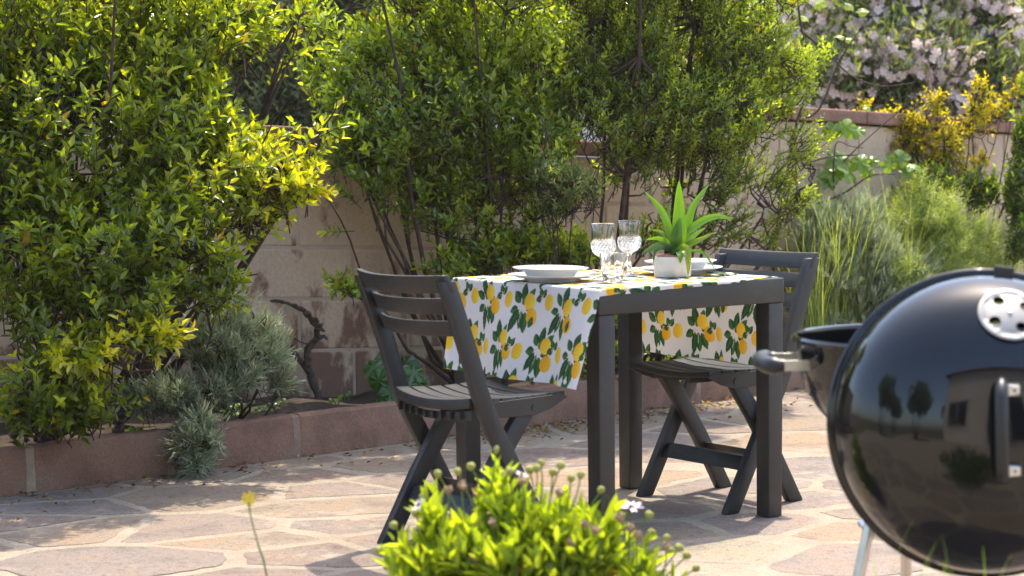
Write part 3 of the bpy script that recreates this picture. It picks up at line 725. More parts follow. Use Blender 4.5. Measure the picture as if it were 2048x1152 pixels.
def napkin(px, py, rz, label, seed):
    p = on_z(px, py, ZT); n = 70; X, Y = np.meshgrid(np.linspace(-.10, .10, n), np.linspace(-.05, .05, n//2), indexing='ij')
    P3 = np.stack([X, Y, 0*X], -1).reshape(-1, 3); z = .004+.0025*np.clip(noise3(P3, seed, 25).reshape(X.shape), -.8, 1.5)
    pr = Print(X, Y); pr.fill(-.15, .15, -.1, .1, .03*seed, .02*seed)
    V = np.concatenate([np.stack([X, Y, z], -1).reshape(-1, 3), np.stack([X, Y, z*0-.0005], -1).reshape(-1, 3)]); I = np.arange(X.size).reshape(X.shape)
    q = np.stack([I[:-1, :-1], I[1:, :-1], I[1:, 1:], I[:-1, 1:]], -1).reshape(-1, 4)
    ring = np.concatenate([I[:, 0], I[-1, 1:], I[-2::-1, -1], I[0, -2:0:-1]]); k = len(ring); rr = np.roll(ring, -1)
    sidef = np.stack([ring, ring+X.size, rr+X.size, rr], -1)
    o = np_mesh('napkin', V, [q, q[:, ::-1]+X.size, sidef], M['cloth'], None, np.concatenate([pr.c.reshape(-1, 3)]*2), smooth=True)
    o.location = (p.x, p.y, ZT-.001); o.rotation_euler = (0, 0, rz); return tag(o, label, 'napkin', 'folded lemon print napkins')
napkin(1402, 548, 2.45, 'folded lemon print napkin beside the potted plant', 3)
napkin(1153, 546, 2.35, 'folded lemon print napkin beside the plates away from the potted plant', 5)

# ------------------------------------------------------------------ potted plant, each leaf traced to its own tip
PP = on_z(1344, 556, ZT); PY = PP.y+0.052
pot_c = Vector((at(1345, 556, PY).x, PY, ZT))
plant = tag(empty('potted_plant', pot_c), 'small dracaena-like plant with strappy green leaves in a squat cream pot', 'potted plant')
prof = [(0, .0), (.050, .0), (.0555, .004), (.0575, .025), (.0565, .050), (.0545, .061), (.0535, .063), (.0515, .061), (.0535, .040), (0, .038)]
mb = MB(); mb.lathe(prof, 48); mb.build('pot', M['pot'], plant, smooth=50)
mb = MB(); mb.lathe([(0, .050), (.045, .050), (.0455, .066), (.047, .068), (.049, .066), (.0475, .0385), (0, .0385)], 40); mb.build('inner_pot', M['terracotta'], plant, smooth=40)
mb = MB(); mb.lathe([(0, .058), (.02, .0585), (.0448, .0555)], 24); mb.build('potting_soil', M['soil'], plant)
def strap(pts, wpx, dY, c0, c1, roll=0.0, n=14, tipdY=None):
    """pts: pixels base->tip; dY: depth offset of the mid, tipdY of the tip (metres, + away)"""
    m = len(pts); tip = dY if tipdY is None else tipdY
    ctl = []
    for i, (px, py) in enumerate(pts):
        t = i/(m-1); ctl.append(at(px, py, PY+(dY*t*2 if t < .5 else dY+(tip-dY)*(t-.5)*2)))
    C = bez(ctl, n); V = []; Cc = []
    wm = wpx/F_PX*PY
    for i, p in enumerate(C):
        t = i/n; tg = (C[min(i+1, n)]-C[max(i-1, 0)]).normalized(); view = (Vector((0, 0, CAM_H))-p).normalized()
        sd = tg.cross(view)
        sd = sd.normalized() if sd.length > 1e-3 else Vector((1, 0, 0))
        nn = sd.cross(tg).normalized(); sd = sd*math.cos(roll)+nn*math.sin(roll); nn = sd.cross(tg).normalized()
        hw = wm/2*min(1, (0.45+1.6*t))*max(0.02, (1-max(0, (t-.45)/.55)**1.7))
        for q in (-1, -.5, 0, .5, 1):
            V.append(p+sd*hw*q-nn*hw*0.38*(1-abs(q))-pot_c); k = t; base = np.array(c0)*(1-k)+np.array(c1)*k
            Cc.append(base*(1.12 if abs(q) == 1 else (0.9 if q == 0 else 1.0)))
    I = np.arange((n+1)*5).reshape(n+1, 5); Q = np.stack([I[:-1, :-1], I[1:, :-1], I[1:, 1:], I[:-1, 1:]], -1).reshape(-1, 4)
    np_mesh('leaf', np.array([tuple(v) for v in V]), [Q], M['leaf_house'], plant, np.array(Cc), smooth=True)
g1, g2, gd, gb = (0.10, 0.20, 0.018), (0.14, 0.27, 0.02), (0.05, 0.12, 0.02), (0.055, 0.11, 0.06)
B0 = (1353, 512)
strap([B0, (1337, 455), (1338, 402)], 12, .03, gb, gb, .2)
strap([B0, (1358, 440), (1358, 361)], 26, .015, g1, g2, .1)
strap([B0, (1342, 470), (1322, 420), (1288, 382)], 16, .0, g1, g2, -.3)
strap([B0, (1368, 480), (1386, 414), (1419, 367)], 18, .02, g1, g2, .35, tipdY=.04)
strap([B0, (1344, 482), (1322, 464), (1301, 459)], 8, .02, gd, g1, .3)
strap([B0, (1340, 490), (1318, 477), (1290, 480)], 12, .0, g1, g2, .5)
strap([B0, (1335, 494), (1312, 492), (1282, 509)], 18, -.03, gb, gb, .35, tipdY=-.05)
strap([B0, (1330, 496), (1312, 500), (1306, 528)], 9, -.02, gd, gd, .3)
strap([B0, (1370, 470), (1404, 442), (1438, 432), (1463, 439)], 16, .0, g1, g2, .35, tipdY=-.02)
strap([B0, (1374, 485), (1394, 466), (1412, 455)], 11, -.01, g1, (0.2, 0.33, 0.06), .3)
strap([B0, (1376, 490), (1402, 478), (1430, 464)], 12, -.02, g1, (0.16, 0.2, 0.03), .3, tipdY=-.04)
strap([B0, (1367, 470), (1366, 432)], 14, -.02, g2, g2, -.5)
strap([B0, (1352, 475), (1360, 435)], 24, -.03, gd, (0.06, 0.14, 0.02), .15, tipdY=-.025)
strap([B0, (1378, 503), (1402, 503), (1420, 522), (1430, 541)], 6, -.02, g1, g1, .2, tipdY=-.06)
strap([B0, (1350, 498), (1346, 505), (1338, 514)], 9, -.03, gd, gd, .2)
strap([B0, (1356, 500), (1361, 512), (1360, 527)], 14, -.07, g1, g1, .2, tipdY=-.072)
strap([B0, (1366, 495), (1376, 512), (1376, 553)], 18, -.074, g2, (0.2, 0.2, 0.03), .1, tipdY=-.076)
strap([B0, (1362, 470), (1376, 440)], 12, .04, gd, g1, .3)
strap([B0, (1345, 470), (1330, 445)], 10, .045, gd, g1, -.3)
# ------------------------------------------------------------------ kettle grill and its lid
GY = 4.16; GC = at(1861, 673, GY); RIM_Z = GC.z; GC = Vector((GC.x, GC.y, 0)); R_B = 0.284
grill = tag(empty('kettle_grill', GC), 'black enamelled kettle grill bowl on metal legs standing on the paving', 'grill')
def arc_prof(R, H, n, p=2.2): return [(R*math.cos(a)**(2/p) if a < math.pi/2-1e-6 else 0.0, -H*math.sin(a)**(2/p)) for a in [i/n*math.pi/2 for i in range(n+1)]]
out = [(r, RIM_Z-.004+z) for r, z in arc_prof(R_B-.006, .235, 22)]
inn = [(r, RIM_Z-.004+z) for r, z in arc_prof(R_B-.009, .232, 22)]
lip = [(R_B-.009+.0001, RIM_Z-.003), (R_B-.008, RIM_Z+.003), (R_B-.001, RIM_Z+.005), (R_B+.004, RIM_Z), (R_B+.003, RIM_Z-.007), (R_B-.004, RIM_Z-.009)]
mb = MB(); mb.lathe(inn[::-1]+lip+[(r-.0002, z-.007) for r, z in out[1:-1]]+[(0, out[-1][1]-.007)], 96); mb.build('bowl', M['enamel'], grill, smooth=40)
for (a0, a1, f) in (((-.10, -.05), (-.215, -.10), 1), ((-.02, .15), (.01, .30), 1), ((.16, -.06), (.30, -.13), 1)):
    mb = MB(); mb.tube([(a0[0], a0[1], RIM_Z-.225), (a1[0], a1[1], .012)], .0125, 16); lg = mb.build('leg', M['chrome'], grill, smooth=40)
    mb = MB(); mb.lathe([(0, 0), (.014, 0), (.0155, .004), (.0152, .035), (.0135, .038), (0, .038)], 16); c = mb.build('leg_cap', M['black_plastic'], lg, smooth=40); c.location = (a1[0], a1[1], 0)
mb = MB(); mb.lathe([(0, .30), (.13, .31), (.15, .33), (.148, .333), (.128, .314), (0, .304)], 40); mb.build('ash_pan', M['chrome'], grill, smooth=40)
mb = MB(); mb.tube([(0, 0, .303), (0, 0, RIM_Z-.24)], .02, 16); mb.build('ash_pipe', M['chrome'], grill, smooth=40)
# side handle: nylon grip on two metal straps
hz = at(1540, 724, GY).z; hx = at(1537, 724, GY).x-GC.x
mb = MB()
P = [(hx+.022, -.075, hz), (hx+.004, -.072, hz), (hx-.010, -.05, hz), (hx-.014, 0, hz), (hx-.010, .05, hz), (hx+.004, .072, hz), (hx+.022, .075, hz)]
mb.tube([tuple(q) for q in bez(P, 20)], [.0145]*3+[.0185]*15+[.0145]*3, 14); hd = mb.build('side_handle', M['black_plastic'], grill, smooth=50)
for y in (-.075, .075):
    mb = MB(); mb.box(hx+.015, -math.sqrt((R_B-.012)**2-y*y)+.004, y-.002, y+.002, hz-.011, hz+.011); mb.build('bracket', M['chrome'], hd, bevel=.0008)
# holder wire for the parked lid
LC = at(1966, 846, 3.868); LN = Vector((-0.10, -0.985, 0.075)).normalized(); LR = 0.300
LX = Vector((1, 0, 0)); LX = (LX-LN*LX.dot(LN)).normalized(); LYv = LN.cross(LX)
hold = []
for i in range(19):
    a = math.radians(200+i/18*140); q = LC+(LX*math.cos(a)+LYv*math.sin(a))*(LR-.012)-LN*.016; hold.append(tuple(q-GC))
mb = MB(); mb.tube(hold, .004, 8); ho = mb.build('lid_holder', M['black_plastic'], grill, smooth=40)
for i in (4, 14):
    q = Vector(hold[i]); mb = MB(); rr = Vector((q.x, q.y, 0)).normalized()*.2; mb.tube([q, (rr.x, rr.y, max(q.z, RIM_Z-.2))], .0035, 8); mb.build('holder_arm', M['chrome'], ho, smooth=40)

rotm = Matrix((LX, LYv, LN)).transposed().to_4x4()
lid = tag(empty('grill_lid'), 'large domed glossy black grill lid parked upright against the grill bowl', 'grill lid')
lid.matrix_world = Matrix.Translation(LC) @ rotm
HD = 0.205
def dome(R, H, n=44, p=2.35): return [(R*max(0, math.cos(a))**(2/p) if i < n else 0.0, H*math.sin(a)**(2/p)) for i, a in enumerate([k/n*math.pi/2 for k in range(n+1)])]
do = dome(LR-.012, HD); di = dome(LR-.0145, HD-.0025)
prof = [(LR-.0146, .0005), (LR-.0146, -.0095), (LR-.006, -.0105), (LR+.001, -.007), (LR+.002, 0.0), (LR-.003, .004), (LR-.009, .006)]
outp = prof[::-1]; lip = [(LR-.0145, -.010), (LR-.004, -.0112), (LR+.0015, -.007), (LR+.0015, .001), (LR-.004, .0045), (LR-.0108, .0055)]
mb = MB(); mb.lathe(di[::-1]+lip+[(r, z+.012) for r, z in do[1:]], 120)
V = np.array(mb.v); vent_c = None
# place of the damper: towards the upper edge of the dome
va = math.radians(82); vr = 0.214; vz = float(np.interp(-vr, [-r for r, z in do], [z for r, z in do]))+.012
vz2 = float(np.interp(-(vr+.01), [-r for r, z in do], [z for r, z in do]))+.012; sl = (vz2-vz)/.01
vdir = Vector((math.cos(va), math.sin(va), 0)); vent_p = Vector((vdir.x*vr, vdir.y*vr, vz)); vn = (Vector((0, 0, 1))-vdir*sl).normalized()
vx = vdir.cross(vn).normalized(); vy = vn.cross(vx)
holes = [(0.035*math.cos(math.radians(a)), 0.035*math.sin(math.radians(a))) for a in (38, 128, 218, 308)]
keep = []
for f in mb.f:
    c = Vector(V[list(f)].mean(0))-vent_p; a, b = c.dot(vx), c.dot(vy)
    if abs(c.dot(vn)) < .03 and any(math.hypot(a-h[0], b-h[1]) < .0135 for h in holes): continue
    keep.append(f)
mb.f = keep; mb.build('dome', M['enamel'], lid, smooth=60, fix=False)
# damper plate with four holes
vs = []; es = []
def ring(cx, cy, r, n):
    k = len(vs)
    for i in range(n): vs.append(Vector((cx+r*math.cos(2*math.pi*i/n), cy+r*math.sin(2*math.pi*i/n)))); es.append((k+i, k+(i+1) % n))
ring(0, 0, .059, 48); ring(0, 0, .055, 48)
for h in holes: ring(h[0], h[1], .0108, 20)
for i in range(-5, 6):
    for j in range(-5, 6):
        q = (i*.009+.001, j*.009)
        if math.hypot(*q) < .048 and all(math.hypot(q[0]-h[0], q[1]-h[1]) > .013 for h in holes): vs.append(Vector(q))
ov, oe, of, *_ = geometry.delaunay_2d_cdt(vs, es, [], 0, 1e-6)
fs = []
for f in of:
    c = sum((ov[i] for i in f), Vector((0, 0)))/len(f)
    if all(math.hypot(c.x-h[0], c.y-h[1]) > .0106 for h in holes): fs.append(tuple(f))
def vz_at(q):
    r = math.hypot(*q); return .006-.0022*(r/.055)**2*3+(0.0028 if r > .054 else 0)
top = [vent_p+vx*q.x+vy*q.y+vn*vz_at(q) for q in ov]; bot = [p-vn*.0015 for p in top]; n = len(top)
bd = {}
for f in fs:
    for a, b in zip(f, f[1:]+f[:1]): bd[(a, b)] = 1
side = [(a, b, n+b, n+a) for (a, b) in bd if (b, a) not in bd]
mb = MB(); mb.add(top+bot, fs+[tuple(n+i for i in reversed(f)) for f in fs]+side); dp = mb.build('damper', M['damper'], lid)
mb = MB(); mb.lathe([(0, .0095), (.003, .009), (.0045, .0065), (.0045, .003)], 16); mb.v = [tuple(vent_p+vx*x+vy*y+vn*z) for x, y, z in mb.v]; mb.build('rivet', M['steel'], dp, smooth=50)
# rim tab above the damper
q = vdir*(LR-.004)
def boxat(mbx, c, ax, ay, az, hx, hy, hz):
    mbx.hexa([tuple(c+ax*sx*hx+ay*sy*hy+az*sz*hz) for sz in (-1, 1) for sx, sy in ((-1, -1), (1, -1), (1, 1), (-1, 1))])
tx = Vector((-vdir.y, vdir.x, 0)); mb = MB(); boxat(mb, q+Vector((0, 0, .010)), tx, vdir, Vector((0, 0, 1)), .019, .011, .014); mb.build('rim_tab', M['black_plastic'], lid, bevel=.003)
mb = MB(); boxat(mb, vdir*(LR-.030)+Vector((0, 0, .052)), tx, (vdir*-.3+Vector((0, 0, 1))).normalized(), vn, .013, .018, .0012); mb.build('tab_strap', M['chrome'], lid)
# grip handle on two metal lugs at the crown
hz0 = HD+.012; gx = .018
for s in (-1, 1):
    mb = MB(); mb.hexa([(gx-.004, s*.074-.013, hz0-.012), (gx+.004+.02, s*.074-.013, hz0-.012), (gx+.024, s*.074+.013, hz0-.012), (gx-.004, s*.074+.013, hz0-.012),
                        (gx-.004, s*.074-.011, hz0+.020), (gx+.018, s*.074-.008, hz0+.018), (gx+.018, s*.074+.008, hz0+.018), (gx-.004, s*.074+.011, hz0+.020)]); lug = mb.build('handle_lug', M['chrome'], lid, bevel=.002)
    mb = MB(); mb.tube([(gx+.008, s*.074, hz0+.019), (gx+.008, s*.074, hz0+.0225)], .0035, 10); mb.build('screw', M['steel'], lug)
mb = MB(); mb.tube([(gx-.012, -.088, hz0+.002), (gx-.016, -.082, hz0+.028), (gx-.018, -.06, hz0+.040), (gx-.018, .06, hz0+.040), (gx-.016, .082, hz0+.028), (gx-.012, .088, hz0+.002)], [.011, .012, .0125, .0125, .012, .011], 14)
mb.build('grip', M['black_plastic'], lid, smooth=50)

# ------------------------------------------------------------------ plants
def unit(a): return a/np.maximum(np.linalg.norm(a, axis=-1, keepdims=True), 1e-9)
LEAF6 = np.array([0, 0.0]), None
def leaves_mesh(P, D, Nn, L, Wd, fold=0.35, droop=0.12):
    """six-point folded leaves; returns verts (n*6,3), quads"""
    n = len(P); S = unit(np.cross(D, Nn)); Nn = np.cross(S, D)
    L = L[:, None]; Wd = Wd[:, None]
    def pt(t, w, dz): return P+D*(L*t)+S*(Wd*w)+Nn*(Wd*abs(w)*fold*2-L*droop*dz)
    V = np.stack([pt(0, 0, 0), pt(.30, .46, .09), pt(.68, .36, .46), pt(1.0, 0, 1.0), pt(.68, -.36, .46), pt(.30, -.46, .09)], 1).reshape(-1, 3)
    I = np.arange(n)[:, None]*6
    return V, np.concatenate([I+np.array([0, 1, 2, 3]), I+np.array([0, 3, 4, 5])])
def blade_mesh(P, D, Nn, L, Wd, droop=0.1):
    """narrow three-point needles (one triangle pair)"""
    S = unit(np.cross(D, Nn)); L = L[:, None]; Wd = Wd[:, None]
    V = np.stack([P-S*Wd*.25, P+D*L*.55+S*Wd*.5, P+D*L-Nn*L*droop, P+D*L*.55-S*Wd*.5+Nn*Wd*.3], 1).reshape(-1, 3)
    return V, np.arange(len(P))[:, None]*4+np.array([0, 1, 2, 3])
def stick_mesh(A, B, r0, r1, nside=3):
    """tapered thin sticks, vectorised"""
    T = unit(B-A); ref = np.where(np.abs(T[:, 2:3]) < .9, np.array([[0, 0, 1.0]]), np.array([[1.0, 0, 0]])); X = unit(np.cross(T, ref)); Y = np.cross(T, X)
    r0 = np.broadcast_to(np.asarray(r0, float), (len(A),))[:, None]; r1 = np.broadcast_to(np.asarray(r1, float), (len(A),))[:, None]
    V = []
    for (C, r) in ((A, r0), (B, r1)):
        for k in range(nside):
            a = 2*math.pi*k/nside; V.append(C+(X*math.cos(a)+Y*math.sin(a))*r)
    V = np.stack(V, 1).reshape(-1, 3); I = np.arange(len(A))[:, None]*(2*nside)
    Q = np.concatenate([I+np.array([k, (k+1) % nside, nside+(k+1) % nside, nside+k]) for k in range(nside)])
    return V, Q
class Lobe:
    def __init__(s, px, py, rx, ry, Y, ry_m, bright=0.0, dens=1.0, up=0.5):
        s.c = np.array(at(px, py, Y)); k = Y/F_PX; s.r = np.maximum(np.array([rx*k, ry_m*.8, ry*k])-.032, .03); s.b = bright; s.d = dens; s.up = up
def sample_lobes(lobes, n, rng, shell=0.45):
    vol = np.array([l.r.prod()**0.8*l.d for l in lobes]); cnt = rng.multinomial(n, vol/vol.sum())
    P, O, B, U_ = [], [], [], []
    for l, k in zip(lobes, cnt):
        d = unit(rng.normal(size=(k, 3))); r = rng.uniform(0, 1, k)**(1/3.0); r = np.where(rng.uniform(size=k) < shell, .75+.28*rng.uniform(size=k), r)
        P.append(l.c+d*r[:, None]*l.r); O.append(d); B.append(np.full(k, l.b)); U_.append(np.full(k, l.up))
    return np.concatenate(P), np.concatenate(O), np.concatenate(B), np.concatenate(U_)
def twig_plant(name, label, cat, base, lobes, n_twig, leaf_l, leaf_w, pairs, twig_l, mat, dark, mid, young, seed, group=None, stems=(), out_bias=0.6, up_bias=0.5,
               shell=0.5, gap=0.25, gap_scale=6.0, young_frac=0.25, spread=55, narrow=False, bark='bark', stem_r=0.012, sub=26, droop=0.14, zmin=0.14, whorl=2, yellow=None, keep=None, side=None, axis=None):
    rng = np.random.default_rng(seed); base = np.array(base)
    root = tag(empty(name, tuple(base)), label, cat, group)
    P, O, B, UB = sample_lobes(lobes, n_twig, rng, shell)
    ok = (noise3(P, seed+1, gap_scale) > -1.0+gap*2-0.35) & (P[:, 2] > zmin)
    if keep is not None: ok &= keep(P)
    P, O, B, UB = P[ok], O[ok], B[ok], UB[ok]; n = len(P)
    ax = base if axis is None else np.array(axis)
    out = unit((P-ax)*np.array([1, 1, .8])); D = unit(out*out_bias+O*.35+np.array([0, 0, 1.0])*(up_bias*UB*2)[:, None]+rng.normal(size=(n, 3))*.38)
    if side is not None: D = unit(D+np.array(side)*0.35)
    TLn = twig_l*rng.uniform(.55, 1.25, n); start = P-D*TLn[:, None]*.6
    curv = unit(rng.normal(size=(n, 3)))*(TLn*.12)[:, None]
    tone = np.clip(.45+.28*noise3(P, seed+2, gap_scale*.8)+.18*rng.normal(size=n)+B, 0, 1.3)
    isy = rng.uniform(size=n) < np.clip(young_frac+B*.9, 0, .97)
    VS, QS, CS = [], [], []; cnt = 0
    dark, mid, young = map(np.array, (dark, mid, young)); yellow = young if yellow is None else np.array(yellow)
    ref = np.where(np.abs(D[:, 2:3]) < .95, np.array([[0, 0, 1.0]]), np.array([[1.0, 0, 0]])); X = unit(np.cross(D, ref)); Y = np.cross(D, X)
    ph0 = rng.uniform(0, 6.28, n)
    for j in range(pairs):
        t = .12+.88*j/max(1, pairs-1); C = start+D*(TLn*t)[:, None]+curv*(t*t)
        for k in range(whorl):
            ph = ph0+j*math.pi/2+k*2*math.pi/whorl+rng.normal(size=n)*.25
            rad = X*np.cos(ph)[:, None]+Y*np.sin(ph)[:, None]; sp = np.radians((spread-28*t**2.5)*rng.uniform(.75, 1.25, n))
            LD = unit(D*np.cos(sp)[:, None]+rad*np.sin(sp)[:, None]+np.array([0, 0, .10])); NN = unit(D*np.sin(sp)[:, None]-rad*np.cos(sp)[:, None]+rng.normal(size=(n, 3))*.30+np.array([0, 0, .62])+O*.5)
            s = rng.uniform(.55, 1.25, n)*(.78+.35*math.sin(math.pi*min(1, t*.85+.1))); L = leaf_l*s; Wd = leaf_w*s*rng.uniform(.85, 1.15, n)
            pk = rng.uniform(size=n) > .06
            fn = blade_mesh if narrow else leaves_mesh
            V, Q = fn(C[pk], LD[pk], NN[pk], L[pk], Wd[pk], droop=droop)
            tt = np.clip(tone+(.32*t-.12)+.10*rng.normal(size=n), 0, 1.4)[:, None]
            col = dark*(1-np.clip(tt, 0, 1))+mid*np.clip(tt, 0, 1)
            yc = young*(1-np.clip(B, 0, 1))[:, None]+yellow*np.clip(B, 0, 1)[:, None]
            yf = (isy*np.clip((t-.25)*1.6, 0, 1))[:, None]*rng.uniform(.5, 1, (n, 1)); col = col*(1-yf)+yc*yf
            odd = rng.uniform(size=n) < .014; col[odd] = np.array([.42, .26, .02])*rng.uniform(.5, 1.1, (odd.sum(), 1))
            col = col*rng.uniform(.82, 1.18, (n, 1)); col = np.repeat(col[pk], V.shape[0]//max(1, pk.sum()), 0)
            VS.append(V); QS.append(Q+cnt); CS.append(col); cnt += len(V)
    fo = np_mesh('foliage', np.concatenate(VS)-base, [np.concatenate(QS)], M[mat], root, np.concatenate(CS)); fo['kind'] = 'stuff'
    # twigs
    E = start+D*TLn[:, None]*.5+curv*.25; V1, Q1 = stick_mesh(start-D*TLn[:, None]*.12, E, stem_r*.16, stem_r*.12); V2, Q2 = stick_mesh(E, start+D*TLn[:, None]+curv, stem_r*.12, stem_r*.05)
    # limbs: main stems to lobe centres and boughs out to groups of twigs
    A, Bn, ra, rb = [], [], [], []
    stems = [np.array(s) for s in stems] or [base]
    mains = []
    for l in lobes:
        if len(lobes) > 14 and rng.uniform() < .4: continue
        s0 = min(stems, key=lambda s: np.hypot(*(s-l.c)[:2])+rng.uniform(0, .25)); c1 = s0*.55+l.c*.45+np.array([0, 0, -.12*(l.c[2]-s0[2])])+rng.normal(size=3)*.03
        pts = [s0, c1, l.c, l.c+(l.c-c1)*.25]; Cc = np.array([tuple(p) for p in bez([tuple(p) for p in pts], 10)]); Cc[1:-1] += rng.normal(size=(9, 3))*.012
        mains.append(Cc); rr = np.linspace(1, .30, 11)**2*stem_r*(.7+.6*rng.uniform())
        A.append(Cc[:-1]); Bn.append(Cc[1:]); ra.append(rr[:-1]); rb.append(rr[1:])
    allm = np.concatenate([m[4:] for m in mains])
    pick = rng.choice(n, min(n, sub*len(lobes)), replace=False); tgt = start[pick]
    d2 = ((tgt[:, None, :]-allm[None])**2).sum(-1)+rng.uniform(0, .02, (len(tgt), len(allm))); s_ = allm[d2.argmin(1)]; md = (s_+tgt)/2+rng.normal(size=tgt.shape)*.02-np.array([0, 0, .02])
    A += [s_, md]; Bn += [md, tgt]; ra += [np.full(len(tgt), stem_r*.30), np.full(len(tgt), stem_r*.22)]; rb += [np.full(len(tgt), stem_r*.22), np.full(len(tgt), stem_r*.13)]
    V3, Q3 = stick_mesh(np.concatenate(A), np.concatenate(Bn), np.concatenate(ra), np.concatenate(rb), 6)
    np_mesh('branches', V3-base, [Q3], M[bark], root, smooth=True)
    tw = np_mesh('twigs', np.concatenate([V1, V2])-base, [np.concatenate([Q1, Q2+len(V1)])], M[bark], root); tw['kind'] = 'stuff'
    return root
W0n, W_Nn = np.array(W0), np.array(W_N); K0n, K_Nn = np.array(K0), np.array(K_N)
def keep_bed(P):
    dw = (P-W0n)@W_Nn; return (dw < -0.03) | (P[:, 2] > 1.34)
def bed(px, frac, z=.12):
    """point in the bed: on the pixel column px, between kerb (0) and wall (1)"""
    d = px_ray(px, 700); o = Vector((0, 0, CAM_H))
    tk = (K0-o).dot(K_N)/d.dot(K_N); tw_ = (W0-o).dot(W_N)/d.dot(W_N); t = tk+.1+(tw_-tk-.1)*frac
    p = o+d*t; return Vector((p.x, p.y, z))
DK, MD, YG, YL = (.095, .14, .018), (.235, .305, .022), (.45, .49, .024), (.60, .53, .018)
# big yellow-green shrub
b0 = bed(120, .45)
twig_plant('golden_privet_shrub', 'tall leafy shrub with glossy yellow-green leaves overhanging the red kerb', 'shrub', b0, [
    Lobe(-40, 60, 150, 200, 7.0, .45), Lobe(130, 60, 170, 190, 7.1, .45), Lobe(300, 80, 170, 170, 7.15, .42, .05), Lobe(430, 70, 120, 120, 7.2, .3, .12), Lobe(520, 40, 90, 60, 7.25, .2, .2, 1, .4),
    Lobe(560, 140, 45, 35, 7.2, .14, .3, .7, .3), Lobe(550, 185, 50, 30, 7.2, .12, .35, .6, .2), Lobe(40, -190, 190, 100, 6.45, .32, .1, 1.8), Lobe(250, -180, 160, 90, 6.6, .3, .1, 1.8), Lobe(420, -130, 130, 70, 6.85, .25, .1, 1.8), Lobe(590, 100, 40, 40, 7.2, .12, .3, .8, .4), Lobe(610, 10, 50, 40, 7.2, .12, .25, .8, .4),
    Lobe(-20, 300, 170, 190, 6.85, .45), Lobe(160, 280, 180, 180, 6.9, .45), Lobe(330, 260, 150, 150, 7.0, .40, .08), Lobe(450, 250, 90, 110, 7.05, .26, .22),
    Lobe(490, 330, 95, 75, 6.95, .25, .50, 1.6, .25), Lobe(580, 375, 75, 50, 6.95, .18, .80, 2.6, .1), Lobe(660, 250, 45, 40, 7.1, .12, .3, 1, .5), Lobe(520, 400, 80, 60, 6.95, .2, .45, 1.1, .1), Lobe(615, 300, 60, 55, 7.05, .16, .40, 1, .4), Lobe(400, 380, 90, 80, 6.85, .3, .28), Lobe(500, 450, 55, 55, 6.95, .18, .25, 1, .1),
    Lobe(40, 500, 170, 160, 6.75, .40, -.05), Lobe(210, 480, 160, 150, 6.75, .38), Lobe(350, 490, 120, 120, 6.8, .32, .05), Lobe(430, 560, 60, 80, 6.85, .22, .1, 1, .1),
    Lobe(90, 660, 140, 120, 6.65, .32, -.05), Lobe(260, 610, 130, 90, 6.65, .28, .02), Lobe(190, 710, 110, 48, 6.5, .16, .70, 5, 0), Lobe(300, 680, 75, 40, 6.5, .14, .80, 5, 0), Lobe(60, 790, 130, 85, 6.55, .25, -.08, 1.7), Lobe(190, 805, 80, 60, 6.6, .2, -.05, 2), Lobe(110, 840, 90, 35, 6.55, .14, -.1, 2, 0)],
    3250, .044, .019, 6, .17, 'leaf_privet', DK, MD, YG, 101, stems=[bed(p, f) for p, f in ((20, .5), (90, .35), (150, .55), (230, .6), (60, .7))], shell=.5, gap=.30, gap_scale=5.5, young_frac=.34, yellow=YL, keep=keep_bed, stem_r=.017, out_bias=.55, up_bias=.35, axis=tuple(b0-Vector((0, 0, .2))))

